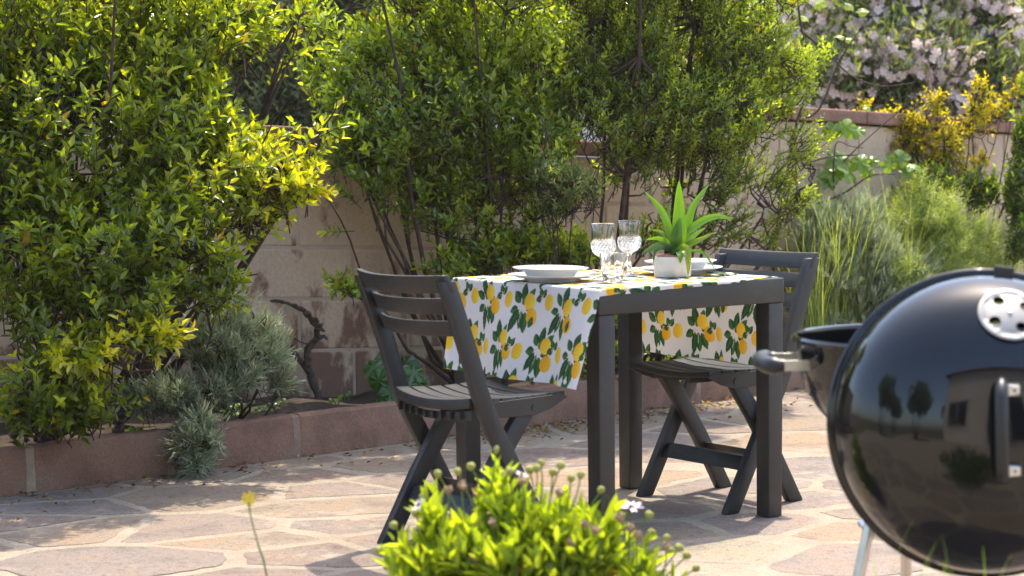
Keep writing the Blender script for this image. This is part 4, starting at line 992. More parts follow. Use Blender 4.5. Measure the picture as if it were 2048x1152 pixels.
# dark broad myrtle behind the table
b1 = bed(1010, .5)
twig_plant('dark_myrtle_shrub', 'wide dark green shrub fanning over the wall behind the chair seen from behind', 'shrub', b1, [
    Lobe(665, 190, 65, 90, 8.08, .22, .12, .9), Lobe(635, 120, 55, 60, 8.13, .16, .15, .9), Lobe(650, 30, 55, 50, 8.18, .16, .15, .8), Lobe(730, 120, 80, 90, 8.13, .28, .06), Lobe(760, 250, 100, 110, 7.98, .30, -.10), Lobe(720, 330, 70, 70, 8.15, .22, -.18),
    Lobe(840, 90, 110, 120, 8.23, .34, .08), Lobe(860, 230, 120, 110, 8.08, .34, -.14), Lobe(950, 90, 120, 120, 8.33, .34, .08), Lobe(960, 230, 110, 100, 8.23, .32, -.12), Lobe(1060, 130, 110, 140, 8.38, .34, .06), Lobe(740, -170, 150, 80, 7.75, .25, .1, 1.9), Lobe(930, -190, 160, 80, 7.9, .25, .1, 1.9), Lobe(1110, -200, 140, 80, 8.05, .25, .1, 1.9), Lobe(820, -70, 150, 80, 8.05, .3, .1, .9), Lobe(1020, -70, 150, 80, 8.2, .3, .1, .9), Lobe(700, 270, 80, 90, 8.0, .22, -.05, 1.2), Lobe(740, 370, 70, 60, 7.95, .18, -.12, 1.2),
    Lobe(800, 360, 110, 75, 8.15, .26, -.15), Lobe(900, 350, 100, 80, 8.25, .28, -.1), Lobe(1000, 340, 110, 80, 8.40, .28, .0), Lobe(1090, 310, 90, 90, 8.28, .28, .05), Lobe(860, 440, 75, 45, 8.10, .18, -.05), Lobe(770, 440, 60, 40, 8.00, .14, -.1, .7, 0), Lobe(950, 430, 70, 40, 8.20, .18, 0.05), Lobe(1030, 420, 60, 35, 8.30, .16, .12),
    Lobe(700, 575, 50, 30, 7.90, .09, -.1, 5, 0), Lobe(680, 450, 45, 35, 7.95, .09, -.1, 4, 0), Lobe(960, 510, 90, 45, 8.20, .18, .08, 2.2), Lobe(1060, 490, 90, 50, 8.30, .18, .08, 2.2), Lobe(900, 540, 60, 30, 8.10, .14, 0, 2), Lobe(1150, 510, 70, 40, 8.40, .15, .1, 2.5)],
    3400, .038, .0165, 6, .15, 'leaf_myrtle', (.10, .15, .024), (.27, .36, .032), (.50, .57, .036), 202, stems=[bed(p, f) for p, f in ((960, .45), (1010, .35), (1060, .5), (1110, .45), (920, .6))], shell=.5, gap=.30, gap_scale=6.5, young_frac=.22, yellow=(.22, .30, .015), keep=keep_bed, stem_r=.014, out_bias=.6, up_bias=.35, side=(-.3, -.1, 0))
# fine-leaved myrtle
b2 = bed(1180, .5)
twig_plant('fine_myrtle_shrub', 'broad green shrub of small fine leaves behind the potted plant', 'shrub', b2, [
    Lobe(1170, 90, 110, 140, 8.53, .34, .1), Lobe(1280, 70, 120, 140, 8.63, .36, .1), Lobe(1390, 80, 120, 130, 8.73, .36, .12), Lobe(1490, 110, 110, 120, 8.83, .34, .14), Lobe(1570, 160, 75, 90, 8.88, .26, .16), Lobe(1290, -190, 160, 80, 8.25, .25, .1, 1.6), Lobe(1460, -170, 150, 80, 8.45, .25, .1, 1.6), Lobe(1220, -70, 150, 80, 8.5, .3, .1, .9), Lobe(1400, -70, 150, 80, 8.65, .3, .1, .9), Lobe(1530, -10, 100, 60, 8.88, .25, .1, .6),
    Lobe(1190, 240, 110, 100, 8.43, .32), Lobe(1310, 230, 120, 110, 8.53, .34, .02), Lobe(1430, 230, 110, 100, 8.63, .34, .04), Lobe(1540, 250, 90, 90, 8.73, .28, .08), Lobe(1610, 280, 50, 60, 8.78, .18, .14), Lobe(1630, 120, 50, 50, 8.98, .15, .1, .6),
    Lobe(1260, 350, 110, 60, 8.60, .26, -.08, .6), Lobe(1400, 350, 120, 75, 8.70, .28, -.06, .8), Lobe(1520, 350, 90, 70, 8.80, .26, .0), Lobe(1400, 450, 130, 60, 8.65, .24, -.05, .8), Lobe(1510, 450, 90, 70, 8.75, .24, 0), Lobe(1590, 400, 50, 50, 8.90, .18, .0), Lobe(1290, 470, 60, 40, 8.50, .16, .02, .8),
    Lobe(1180, 500, 50, 30, 8.45, .14, .05), Lobe(1260, 620, 60, 50, 8.55, .14, .16, 1, 0), Lobe(1190, 650, 45, 50, 8.50, .12, .1, 1, 0), Lobe(1240, 720, 60, 45, 8.40, .14, .06, 1, 0), Lobe(1380, 680, 70, 40, 8.75, .14, -.05, 1, 0), Lobe(1330, 740, 50, 35, 8.60, .12, -.05, 1, 0), Lobe(1160, 730, 30, 45, 8.35, .1, .05, .8, 0)],
    5300, .027, .0098, 7, .13, 'leaf_myrtle', (.115, .17, .024), (.29, .38, .032), (.49, .57, .036), 303, stems=[bed(p, f) for p, f in ((1120, .5), (1180, .45), (1230, .55), (1290, .5))], shell=.5, gap=.28, gap_scale=7.0, young_frac=.25, yellow=(.2, .3, .015), keep=keep_bed, stem_r=.018, out_bias=.6, up_bias=.3, side=(.3, 0, .05))
# small grey-green sprig in front of it
b3 = bed(1130, .25)
twig_plant('olive_sapling', 'small pale grey-green sapling in front of the dark shrub behind the plates', 'sapling', b3, [
    Lobe(1085, 350, 40, 35, 8.05, .12, .1), Lobe(1140, 370, 65, 45, 8.05, .16, .1), Lobe(1190, 375, 40, 28, 8.05, .1, .15), Lobe(1110, 410, 55, 30, 8.05, .12, 0), Lobe(1090, 320, 25, 30, 8.05, .06, .15)],
    270, .024, .0075, 6, .11, 'leaf_myrtle', (.11, .15, .06), (.24, .30, .12), (.40, .44, .20), 304, shell=.4, gap=.1, young_frac=.3, stem_r=.008, keep=keep_bed, up_bias=.3)

# lavenders
LV = ((.16, .20, .13), (.31, .36, .24), (.46, .50, .34))
b4 = bed(440, .28)
twig_plant('lavender_bush', 'grey-green lavender bush spilling over the red kerb beside the vine stump', 'lavender', b4, [
    Lobe(430, 690, 90, 70, 7.25, .2, .0), Lobe(500, 690, 60, 70, 7.3, .16, .18), Lobe(545, 700, 40, 60, 7.35, .12, .28), Lobe(560, 765, 30, 40, 7.35, .09, .15, 1, .1), Lobe(420, 780, 80, 50, 7.15, .16, -.1), Lobe(340, 790, 60, 50, 7.05, .15, -.15),
    Lobe(395, 850, 50, 45, 6.98, .10, -.05, 2, 0), Lobe(375, 885, 42, 38, 6.92, .08, -.05, 2.5, 0), Lobe(415, 885, 38, 38, 6.94, .08, 0, 2.5, 0), Lobe(390, 925, 30, 30, 6.92, .07, 0, 2.5, 0), Lobe(460, 620, 50, 40, 7.3, .12, .1), Lobe(280, 800, 50, 40, 6.95, .12, -.2), Lobe(530, 650, 30, 25, 7.35, .08, .3), Lobe(480, 760, 50, 40, 7.2, .12, 0)],
    820, .045, .0046, 8, .13, 'leaf_lavender', LV[0], LV[1], LV[2], 401, stems=[b4, bed(400, .2), bed(480, .3)], whorl=3, narrow=True, spread=48, shell=.6, gap=.05, young_frac=.35, stem_r=.007, zmin=-1, up_bias=.2, out_bias=.8, yellow=(.27, .31, .20), droop=-.05)
b5 = bed(1690, .5)
twig_plant('lavender_bush', 'silvery lavender bush between the far chair and the feathery fennel', 'lavender', b5, [
    Lobe(1640, 480, 60, 80, 9.55, .18, .1), Lobe(1700, 450, 60, 60, 9.60, .18, .2), Lobe(1740, 420, 45, 40, 9.70, .14, .2), Lobe(1660, 570, 70, 80, 9.50, .2, 0), Lobe(1740, 520, 70, 80, 9.60, .2, .05), Lobe(1650, 660, 70, 50, 9.45, .18, -.1), Lobe(1760, 610, 70, 70, 9.55, .2, -.05), Lobe(1820, 560, 60, 70, 9.70, .18, 0)],
    900, .050, .0055, 8, .13, 'leaf_lavender', LV[0], LV[1], LV[2], 402, whorl=3, narrow=True, spread=40, shell=.55, gap=.05, young_frac=.45, stem_r=.007, up_bias=.6, yellow=(.27, .31, .20), droop=-.05)
# feathery fennel
b6 = bed(1880, .35)
twig_plant('fennel_plant', 'feathery bright green fennel clump in the bed behind the grill lid', 'fennel', b6, [
    Lobe(1760, 470, 60, 60, 9.7, .14, .15), Lobe(1800, 560, 70, 70, 9.6, .16, .1), Lobe(1850, 420, 80, 50, 9.85, .2, .2), Lobe(1910, 450, 80, 60, 9.90, .2, .2), Lobe(1960, 490, 70, 60, 9.95, .2, .1), Lobe(1880, 520, 90, 70, 9.85, .22, .1), Lobe(1990, 540, 60, 50, 10.00, .2, .05), Lobe(1840, 370, 40, 30, 9.85, .1, .2), Lobe(1930, 600, 100, 60, 9.90, .2, 0)],
    1350, .045, .0020, 10, .17, 'leaf_daisy', (.17, .23, .07), (.32, .40, .13), (.45, .52, .20), 403, whorl=4, narrow=True, spread=68, shell=.5, gap=.05, young_frac=.5, stem_r=.006, bark='stem_green', up_bias=.35, droop=.15)
# tall grassy stems in front of them
def grass(name, label, cat, spots, L, Wd, col, seed, mat='leaf_daisy', n=10, lean=.35, kind=None, group=None):
    rng = np.random.default_rng(seed); base = np.array(spots[0]); VS, QS, CS = [], [], []; cnt = 0
    for sp in spots:
        for k in range(n):
            p = np.array(sp)+np.append(rng.normal(size=2)*.035, 0); l = L*rng.uniform(.5, 1.15); h = unit(np.append(rng.normal(size=2), 0)[None])[0]*lean*rng.uniform(.2, 1.2)*l
            t = np.linspace(0, 1, 9)[:, None]; C = p+np.array([0, 0, 1.0])*l*t*(1-.18*t*rng.uniform(0, 1.4))+h*t**2.1; sd = unit(np.cross(h, [0, 0, 1])[None])[0]
            w_ = Wd*rng.uniform(.6, 1.2)*np.clip(1.1-t**1.5, .04, 1); V = np.concatenate([C-sd*w_/2, C+sd*w_/2+np.array([0, 0, .0])]); I = np.arange(8)
            VS.append(V); QS.append(np.stack([I, I+1, I+10, I+9], -1)+cnt); cnt += 18; CS.append(np.tile(np.array(col)*rng.uniform(.7, 1.3), (18, 1)))
    o = np_mesh(name, np.concatenate(VS)-base, [np.concatenate(QS)], M[mat], None, np.concatenate(CS), smooth=True); o.location = tuple(base)
    return tag(o, label, cat, group, kind)
grass('tall_grass', 'tall bright green grass stems growing through the silvery lavender', 'grass', [bed(p, f, .1) for p, f in ((1640, -.2), (1680, -.15), (1720, -.25), (1760, -.2), (1800, -.25), (1840, -.15), (1700, .0), (1880, -.2), (1930, -.2), (1660, .1), (1980, -.1), (1620, -.1), (1780, 0), (1860, .1))], .86, .0034, (.30, .37, .12), 51, n=60, lean=.42, kind='stuff')
# yellow-leaved shrub by the wall
b7 = bed(1880, .8)
YY = ((.10, .13, .012), (.36, .33, .014), (.58, .47, .015))
twig_plant('yellow_leaved_shrub', 'thin twiggy shrub with bright yellow leaf clusters against the coping', 'shrub', b7, [
    Lobe(1800, 290, 60, 50, 10.15, .14, .4, 1, .5), Lobe(1850, 300, 40, 60, 10.15, .1, .4), Lobe(1870, 220, 40, 60, 10.15, .1, .5), Lobe(1960, 200, 40, 60, 10.2, .12, .5), Lobe(2000, 240, 50, 50, 10.3, .12, .45), Lobe(1940, 260, 60, 40, 10.2, .12, .45), Lobe(1960, 320, 30, 25, 10.2, .1, .5), Lobe(1890, 340, 60, 50, 10.1, .12, -.1), Lobe(1730, 215, 30, 16, 10.1, .05, .4), Lobe(1830, 250, 30, 50, 10.1, .1, .4), Lobe(1790, 240, 50, 40, 10.1, .1, .4), Lobe(1900, 280, 50, 60, 10.1, .12, .4), Lobe(2030, 190, 40, 50, 10.3, .1, .4)],
    560, .026, .012, 4, .07, 'leaf_daisy', YY[0], YY[1], YY[2], 501, shell=.3, gap=.42, gap_scale=11, young_frac=.5, stem_r=.010, up_bias=.15, out_bias=.35, yellow=(.60, .46, .012), sub=14)
b8 = bed(1960, .5)
twig_plant('green_sapling', 'dark green leggy shrub at the foot of the yellow-leaved one', 'shrub', b8, [
    Lobe(1870, 370, 60, 40, 10.0, .14, 0), Lobe(1960, 380, 50, 40, 10.05, .14, 0), Lobe(2040, 380, 40, 80, 10.0, .16, .1), Lobe(2050, 280, 35, 70, 10.05, .14, .1), Lobe(2035, 470, 40, 60, 9.9, .14, 0), Lobe(1820, 400, 40, 40, 10.0, .12, 0), Lobe(2060, 170, 30, 60, 10.1, .1, .1, .5)],
    430, .036, .015, 6, .13, 'leaf_myrtle', (.06, .10, .02), (.16, .24, .03), (.32, .40, .05), 502, shell=.4, gap=.2, young_frac=.25, stem_r=.012, up_bias=.6)

# big soft leaves: lobed discs
def disc_leaves(name, label, cat, base, spots, seed, col, lobes=5, depth=.22, stems=True, group=None):
    """spots: (px, py, Y, radius m); each leaf a part of its own"""
    rng = np.random.default_rng(seed); base = Vector(base); root = tag(empty(name, base), label, cat, group)
    for (px, py, Y, R) in spots:
        c = at(px, py, Y); n = 40; nrm = Vector((rng.normal()*.35, -.75+rng.normal()*.25, .6+rng.normal()*.25)).normalized(); x = nrm.orthogonal().normalized(); y = nrm.cross(x); r0 = rng.uniform(0, 6)
        V = [(0, 0, 0)]
        for ring_ in (.55, 1.0):
            for k in range(n):
                a = 2*math.pi*k/n; sc = 1+depth*(abs(math.sin(a*lobes/2))-.6)*ring_+(.04*math.sin(a*lobes*4) if ring_ == 1 else 0)
                notch = 1-.55*math.exp(-((a-math.pi)/.16)**2)*ring_; q = (x*math.cos(a+r0)+y*math.sin(a+r0))*R*ring_*sc*notch+nrm*(R*(.16*math.cos(lobes*a)*ring_-.28*ring_**2)); V.append(tuple(q))
        V = np.array(V)+np.array(c-base); I = np.arange(n); F3 = np.stack([0*I, 1+I, 1+(I+1) % n], -1); F4 = np.stack([1+I, 1+n+I, 1+n+(I+1) % n, 1+(I+1) % n], -1)
        cc = np.array(col)*rng.uniform(.75, 1.25)
        lf = np_mesh('leaf', V, [F3, F4], M['leaf_privet'], root, np.tile(cc, (len(V), 1)), smooth=True)
        if stems:
            mb = MB(); mb.tube([tuple(p) for p in bez([(0, 0, 0), ((c-base)*.5+Vector((0, 0, -.02))), c-base-nrm*.004], 6)], .0022, 5); mb.build('leaf_stalk', M['stem_green'], lf, smooth=True)
    return root
b9 = bed(795, .55)
g_sp = [(745+rnd.uniform(-8, 8), 735, 7.85, .045), (775, 722, 7.9, .05), (812, 726, 7.95, .05), (828, 745, 7.9, .045), (790, 752, 7.85, .05), (757, 762, 7.82, .045), (815, 770, 7.85, .045), (783, 785, 7.8, .045), (835, 765, 7.95, .04), (765, 792, 7.8, .04), (800, 735, 7.8, .04)]
disc_leaves('geranium_plant', 'round-leaved geranium at the wall behind the chair seen from behind', 'geranium', b9, g_sp, 61, (.045, .12, .02), 7, .10)
# climbing vine: bare canes with broad leaves
b10 = bed(1620, .6)
v_sp = [(1690, 255, 9.75, .05), (1665, 262, 9.75, .045), (1715, 262, 9.75, .04), (1680, 320, 9.7, .065), (1702, 345, 9.68, .065), (1668, 345, 9.7, .06), (1720, 325, 9.7, .05), (1655, 360, 9.7, .05), (1650, 420, 9.6, .075), (1620, 430, 9.55, .06), (1800, 318, 9.8, .05), (1825, 330, 9.8, .045), (1780, 330, 9.8, .045), (1815, 345, 9.8, .04), (1745, 322, 9.75, .03), (1735, 345, 9.7, .035)]
vine = disc_leaves('grape_vine', 'grape vine with bare curling canes and broad bright leaves against the pale wall', 'vine', b10, v_sp, 62, (.15, .25, .018), 5, .35, stems=False)
def cane(root, base, pts, Y, r0, r1, mat, name='cane', wob=0.0, n=24, sides=7, rough=0.0):
    base = Vector(base); C = [at(px, py, Y if not hasattr(Y, '__len__') else Y[i])-base for i, (px, py) in enumerate(pts)]; C = bez([tuple(c) for c in C], n); mb = MB()
    rr = random.Random(len(pts)*7+int(pts[0][0])); C = [Vector(c)+Vector((rr.uniform(-wob, wob), rr.uniform(-wob, wob), rr.uniform(-wob, wob))) for c in C]
    mb.tube([tuple(c) for c in C], [(r0+(r1-r0)*i/n)*(1+rr.uniform(-rough, rough)) for i in range(n+1)], sides); return mb.build(name, M[mat], root, smooth=60)
vb = b10
pb = [(1560, 640), (1545, 520), (1570, 430)]
cane(vine, vb, pb+[(1640, 405), (1690, 385), (1740, 352), (1790, 348)], [9.55]*3+[9.6, 9.65, 9.7, 9.75], .009, .003, 'bark')
cane(vine, vb, [(1570, 350), (1620, 325), (1670, 312), (1715, 310)], 9.65, .005, .003, 'bark')
cane(vine, vb, [(1650, 370), (1700, 310), (1760, 255), (1830, 195)], 9.7, .004, .002, 'bark')
cane(vine, vb, [(1668, 378), (1667, 330), (1674, 285), (1700, 292), (1726, 296)], 9.68, .004, .002, 'bark')
cane(vine, vb, [(1600, 60), (1660, 110), (1700, 150), (1760, 172), (1830, 165)], 9.6, .006, .002, 'bark')
cane(vine, vb, [(1604, 240), (1640, 215), (1680, 120), (1720, 60)], 9.55, .006, .003, 'bark')
cane(vine, vb, [(1545, 520), (1590, 260), (1620, 160), (1600, 40), (1590, -60)], 9.55, .008, .005, 'bark')
disc_leaves('grape_vine', 'grape vine shoots with small yellow-green leaves hanging above the coping', 'vine', at(1640, 20, 9.6), [(1590, 20, 9.6, .03), (1610, 35, 9.6, .028), (1700, 12, 9.6, .03), (1725, 22, 9.6, .03), (1680, 72, 9.6, .025), (1700, 80, 9.6, .022), (1735, 215, 9.6, .02), (1640, 8, 9.6, .03)], 63, (.26, .33, .02), 3, .3, stems=False)
# gnarled vine stump
bs = on_z(637, 800, .11); SY = bs.y
stump = tag(empty('vine_stump', bs), 'gnarled bare vine stump arching over the bed against the block wall', 'vine stump')
cane(stump, bs, [(640, 806), (630, 770), (616, 735), (614, 705), (630, 680), (634, 660), (622, 638), (604, 620), (585, 610)], SY, .018, .009, 'bark_vine', 'trunk', .007, 34, 10, .10)
cane(stump, bs, [(604, 620), (575, 606), (545, 602), (520, 608), (500, 620)], SY, .008, .005, 'bark_vine', 'branch', .002, 24, 7, .2)
cane(stump, bs, [(618, 745), (600, 722), (585, 700), (560, 680), (525, 650), (495, 622), (465, 600)], [SY]*2+[SY-.05, SY-.1, SY-.12, SY-.12, SY-.15], .010, .012, 'bark_vine', 'branch', .003, 24, 7, .25)
cane(stump, bs, [(624, 690), (600, 683), (570, 668), (540, 662)], SY-.02, .003, .002, 'bark_vine', 'branch', .002)
for px, py, dx in ((632, 660, 18), (645, 652, -14), (640, 675, 14), (625, 640, 12), (612, 628, 10)):
    cane(stump, bs, [(px, py), (px+dx*.6, py-2), (px+dx, py+4)], SY-.015, .010, .005, 'bark_vine', 'knot', .002, 6, 7, .2)

# ------------------------------------------------------------------ beyond the wall
tree_g = 'trees beyond the wall'
def far_tree(name, label, cat, base, lobes, n, ll, lw, cols, seed, group=tree_g, **kw):
    a = dict(shell=.5, gap=.2, gap_scale=2.5, young_frac=.3, stem_r=.06, up_bias=.3, zmin=.3); a.update(kw)
    return twig_plant(name, label, cat, base, lobes, n, ll, lw, 5, a.pop('twl', .4), 'leaf_far', cols[0], cols[1], cols[2], seed, group, **a)
GG = ((.09, .11, .055), (.20, .23, .11), (.32, .35, .18))
far_tree('drooping_tree', 'soft grey-green tree beyond the wall between the two big shrubs', 'tree', (-1.2, 13.5, -.06), [
    Lobe(560, 60, 160, 130, 13.3, .7, .0, 1, 0), Lobe(640, 180, 130, 120, 13.2, .6, -.2, 1, 0), Lobe(480, 180, 160, 120, 13.2, .6, -.1, 1, 0), Lobe(560, -60, 200, 100, 13.4, .7, .15, 1, 0), Lobe(700, -20, 160, 120, 13.5, .6, .1, 1, 0), Lobe(560, 250, 160, 60, 13.2, .5, -.3)],
    2600, .075, .016, GG, 701, stem_r=.022, young_frac=.6)
far_tree('dark_tree', 'dark leafy tree beyond the wall behind the golden shrub', 'tree', (-4.0, 15, -.06), [
    Lobe(60, 120, 240, 180, 14.5, .8, 0), Lobe(300, 180, 200, 130, 14.3, .8, -.1), Lobe(150, -40, 260, 120, 14.8, .8, .1), Lobe(380, 80, 130, 120, 14.6, .7, .1)], 1000, .08, .026, GG, 702, gap=.32)
far_tree('dense_tree', 'dense dark tree beyond the wall behind the fine-leaved shrub', 'tree', (1.3, 14, -.06), [
    Lobe(900, 100, 200, 160, 13.6, .8, -.1), Lobe(1150, 80, 200, 160, 13.8, .8, -.1), Lobe(1400, 120, 200, 150, 13.8, .8, -.1), Lobe(1250, -40, 300, 100, 14, .8, .1)], 1500, .07, .024, GG, 703, gap=.2)
# oleander with pale pink blossom
OL = ((.10, .14, .055), (.21, .26, .10), (.32, .35, .14))
ol_l = [Lobe(1690, 40, 110, 90, 12.6, .45, .05), Lobe(1820, 20, 120, 90, 12.7, .5, .1), Lobe(1940, 40, 110, 100, 12.8, .5, .1), Lobe(1700, 140, 110, 80, 12.4, .45, -.1), Lobe(1830, 130, 120, 90, 12.4, .5, -.05), Lobe(1960, 150, 110, 90, 12.6, .5, .0), Lobe(1880, 220, 160, 50, 12.4, .4, -.1), Lobe(1720, 215, 100, 40, 12.4, .35, -.1), Lobe(1820, -80, 220, 80, 12.8, .5, .1), Lobe(2040, 210, 80, 60, 12.6, .4, 0)]
ole = far_tree('pink_oleander', 'large oleander covered in pale pink blossom beyond the wall', 'oleander', (2.6, 13, -.06), ol_l, 1900, .10, .020, OL, 704, 'trees beyond the wall', gap=.12, twl=.3, stem_r=.03)
def blossoms(root, lobes, n, seed, col, R, per=7):
    rng = np.random.default_rng(seed); base = np.array(root.location); P, O, _, _ = sample_lobes(lobes, n, rng, .9); VS, QS = [], []; cnt = 0
    f = O[:, 1] < .35; P, O = P[f], O[f]; rep = per; C = np.repeat(P, rep, 0)+rng.normal(size=(len(P)*rep, 3))*R*1.5; n = len(C)
    nn = unit(np.repeat(O, rep, 0)+rng.normal(size=(n, 3))*.6); x = unit(np.cross(nn, rng.normal(size=(n, 3)))); y = np.cross(nn, x)
    for k in range(5):
        a = 2*math.pi*k/5; d = x*math.cos(a)+y*math.sin(a); s = np.cross(nn, d)
        V = np.stack([C, C+d*R*.7+s*R*.42+nn*R*.15, C+d*R*1.05+nn*R*.3, C+d*R*.7-s*R*.42+nn*R*.15], 1).reshape(-1, 3); VS.append(V); QS.append(np.arange(n)[:, None]*4+np.array([0, 1, 2, 3])+cnt); cnt += len(V)
    V = np.concatenate(VS); o = np_mesh('blossom', V-base, [np.concatenate(QS)], M['petal'], root, np.tile(np.array(col), (len(V), 1))); o['kind'] = 'stuff'
blossoms(ole, ol_l, 900, 71, (.86, .69, .65), .031)
# trees on the house side, mirrored in the lid
far_tree('garden_tree', 'round leafy tree beside the cream house', 'tree', (-3.6, -3.0, -.06), [], 0, 0, 0, GG, 9) if False else None
def yard_tree(loc, label, seed, h):
    base = Vector(loc); L = []
    for i, (dx, dy, dz, r) in enumerate(((0, 0, .78, .55), (.5, .2, .62, .45), (-.5, -.1, .66, .45), (.1, -.5, .6, .42), (-.1, .45, .85, .42))):
        lb = Lobe(1024, 576, 10, 10, 5, .1); lb.c = np.array([base.x+dx*h*.4, base.y+dy*h*.4, h*dz]); lb.r = np.array([r*h*.45]*3); L.append(lb)
    return twig_plant('yard_tree', label, 'tree', base, L, 900, .11, .045, 5, .35, 'leaf_far', GG[0], GG[1], GG[2], seed, 'trees on the house side', shell=.6, gap=.1, gap_scale=2, young_frac=.2, stem_r=.05, sub=8)
yard_tree((-3.4, -1.8, -.06), 'round leafy tree at the open end of the patio beside the cream house', 81, 3.4)
yard_tree((-1.6, -5.6, -.06), 'leafy tree close to the corner of the cream house', 83, 3.0)
yard_tree((-7.0, -1.6, -.06), 'leafy tree standing far out beside the patio on the house side', 84, 3.2)
yard_tree((-5.4, 1.4, -.06), 'broad leafy tree at the patio edge away from the cream house', 82, 3.8)

# ------------------------------------------------------------------ foreground plants
b11 = Vector((at(1080, 1060, 4.02).x, 4.02, -.004))
DD = ((.13, .19, .025), (.27, .36, .03), (.40, .48, .045))
dl = [Lobe(1060, 1062, 110, 62, 4.02, .13, .1), Lobe(930, 1110, 110, 60, 4.0, .12, .05), Lobe(1170, 1100, 110, 60, 4.02, .12, .05), Lobe(1060, 1130, 200, 70, 3.98, .16, 0), Lobe(840, 1155, 80, 50, 3.98, .1, 0), Lobe(1290, 1170, 90, 50, 4.0, .1, 0), Lobe(1010, 1020, 60, 40, 4.03, .09, .12), Lobe(1200, 1050, 30, 32, 4.02, .06, .1, .7), Lobe(880, 1065, 30, 35, 4.02, .06, .1, .7), Lobe(1060, 1210, 240, 80, 3.98, .16, -.15), Lobe(1060, 1300, 210, 90, 3.98, .16, -.2)]
daisy = twig_plant('daisy_bush', 'bright green daisy bush with buds and a pale flower in front of the table', 'daisy bush', b11, dl,
    600, .052, .019, 4, .10, 'leaf_daisy', DD[0], DD[1], DD[2], 801, stems=[b11, b11+Vector((-.08, 0, 0)), b11+Vector((.09, .02, 0))], shell=.55, gap=.06, young_frac=.5, spread=42, stem_r=.005, bark='stem_green', up_bias=.9, out_bias=.35, zmin=.03, sub=14)
M['bud'] = plain('green brown bud', (.30, .30, .07), .7); M['dry'] = plain('dry flower head', (.30, .20, .12), .8); M['daisy_eye'] = plain('daisy eye', (.10, .05, .06), .7)
M['white_petal'] = plain('pale petal', (.74, .66, .70), .6)
def bud(px, py, Y, fromp, r=.0075, dry=False):
    p = at(px, py, Y)-b11; q = at(fromp[0], fromp[1], Y)-b11
    mb = MB(); mb.tube([tuple(v) for v in bez([tuple(q), tuple(q.lerp(p, .6)+Vector((rnd.uniform(-.008, .008), 0, .004))), tuple(p)], 6)], [.0019, .0018, .0017, .0016, .0016, .0016, .0018], 6); s = mb.build('flower_stalk', M['stem_green'], daisy, smooth=True)
    d = (p-q).normalized(); mb = MB(); mb.lathe([(0, -.004), (r*.55, -.002), (r, .004), (r*.95, .009), (r*.6, .013), (0, .011 if not dry else .006)], 10)
    qt = Vector((0, 0, 1)).rotation_difference(d).to_matrix(); mb.v = [tuple(qt@Vector(v)+p) for v in mb.v]
    if dry: mb.v = [tuple(Vector(v)+Vector((rnd.uniform(-.003, .003), rnd.uniform(-.003, .003), rnd.uniform(-.003, .003)))) for v in mb.v]
    mb.build('dry_head' if dry else 'bud', M['dry'] if dry else M['bud'], s, smooth=not dry)
for (px, py) in ((878, 952), (917, 948), (943, 938), (1082, 932), (1073, 942), (1105, 950), (1120, 936), (1141, 962), (790, 1055), (832, 1032), (848, 1000), (1232, 1018), (1220, 1050), (1295, 1034), (1300, 1070), (1330, 1080), (1338, 1106), (1355, 1100), (1290, 1090), (1388, 1140), (1320, 1120), (1020, 948), (1060, 945), (760, 1105), (770, 1128), (1010, 955), (1370, 1115), (1160, 955), (1200, 985)):
    bud(px, py, 4.0+rnd.uniform(-.05, .05), (px+(1060-px)*.25+rnd.uniform(-10, 10), py+rnd.uniform(70, 120)), rnd.uniform(.0075, .0105))
for (px, py) in ((895, 985), (985, 1050), (1120, 990), (1170, 1055), (1240, 1040), (1260, 1060), (925, 975), (1330, 1095), (1140, 1090), (950, 1120), (1275, 1075), (1190, 1065), (1045, 965)):
    bud(px, py, 3.94+rnd.uniform(-.04, .04), (px+rnd.uniform(-15, 15), py+60), .0085, True)
bud(992, 905, 4.02, (982, 985), .006)
def flower(px, py, Y, R, nrm, fromp, npet=13):
    p = at(px, py, Y)-b11; q = at(fromp[0], fromp[1], Y)-b11; nrm = Vector(nrm).normalized(); x = nrm.orthogonal().normalized(); y = nrm.cross(x)
    mb = MB(); mb.tube([tuple(q), tuple(q.lerp(p, .6)), tuple(p)], .0018, 6); s = mb.build('flower_stalk', M['stem_green'], daisy)
    for k in range(npet):
        a = 2*math.pi*k/npet+rnd.uniform(-.12, .12); d = x*math.cos(a)+y*math.sin(a); sd = nrm.cross(d); L = R*rnd.uniform(.85, 1.1); lift = rnd.uniform(.1, .35)
        V = [p+d*R*.15, p+d*L*.6+sd*R*.13+nrm*R*lift*.5, p+d*L+nrm*R*lift*.7, p+d*L*.6-sd*R*.13+nrm*R*lift*.5]; V2 = [v-nrm*.0008 for v in V]
        mb = MB(); mb.hexa(V2+V); mb.build('petal', M['white_petal'], s)
    mb = MB(); mb.lathe([(0, -.006), (R*.2, -.004), (R*.24, 0), (R*.18, .004), (0, .005)], 10); qt = Vector((0, 0, 1)).rotation_difference(nrm).to_matrix(); mb.v = [tuple(qt@Vector(v)+p) for v in mb.v]; mb.build('flower_eye', M['daisy_eye'], s)
flower(1262, 1014, 4.0, .027, (.05, -.25, 1), (1255, 1110))
flower(838, 1010, 4.0, .02, (-.6, -.3, .6), (870, 1060), 9)
flower(1042, 950, 4.05, .016, (.3, -.2, .9), (1040, 1010), 9)

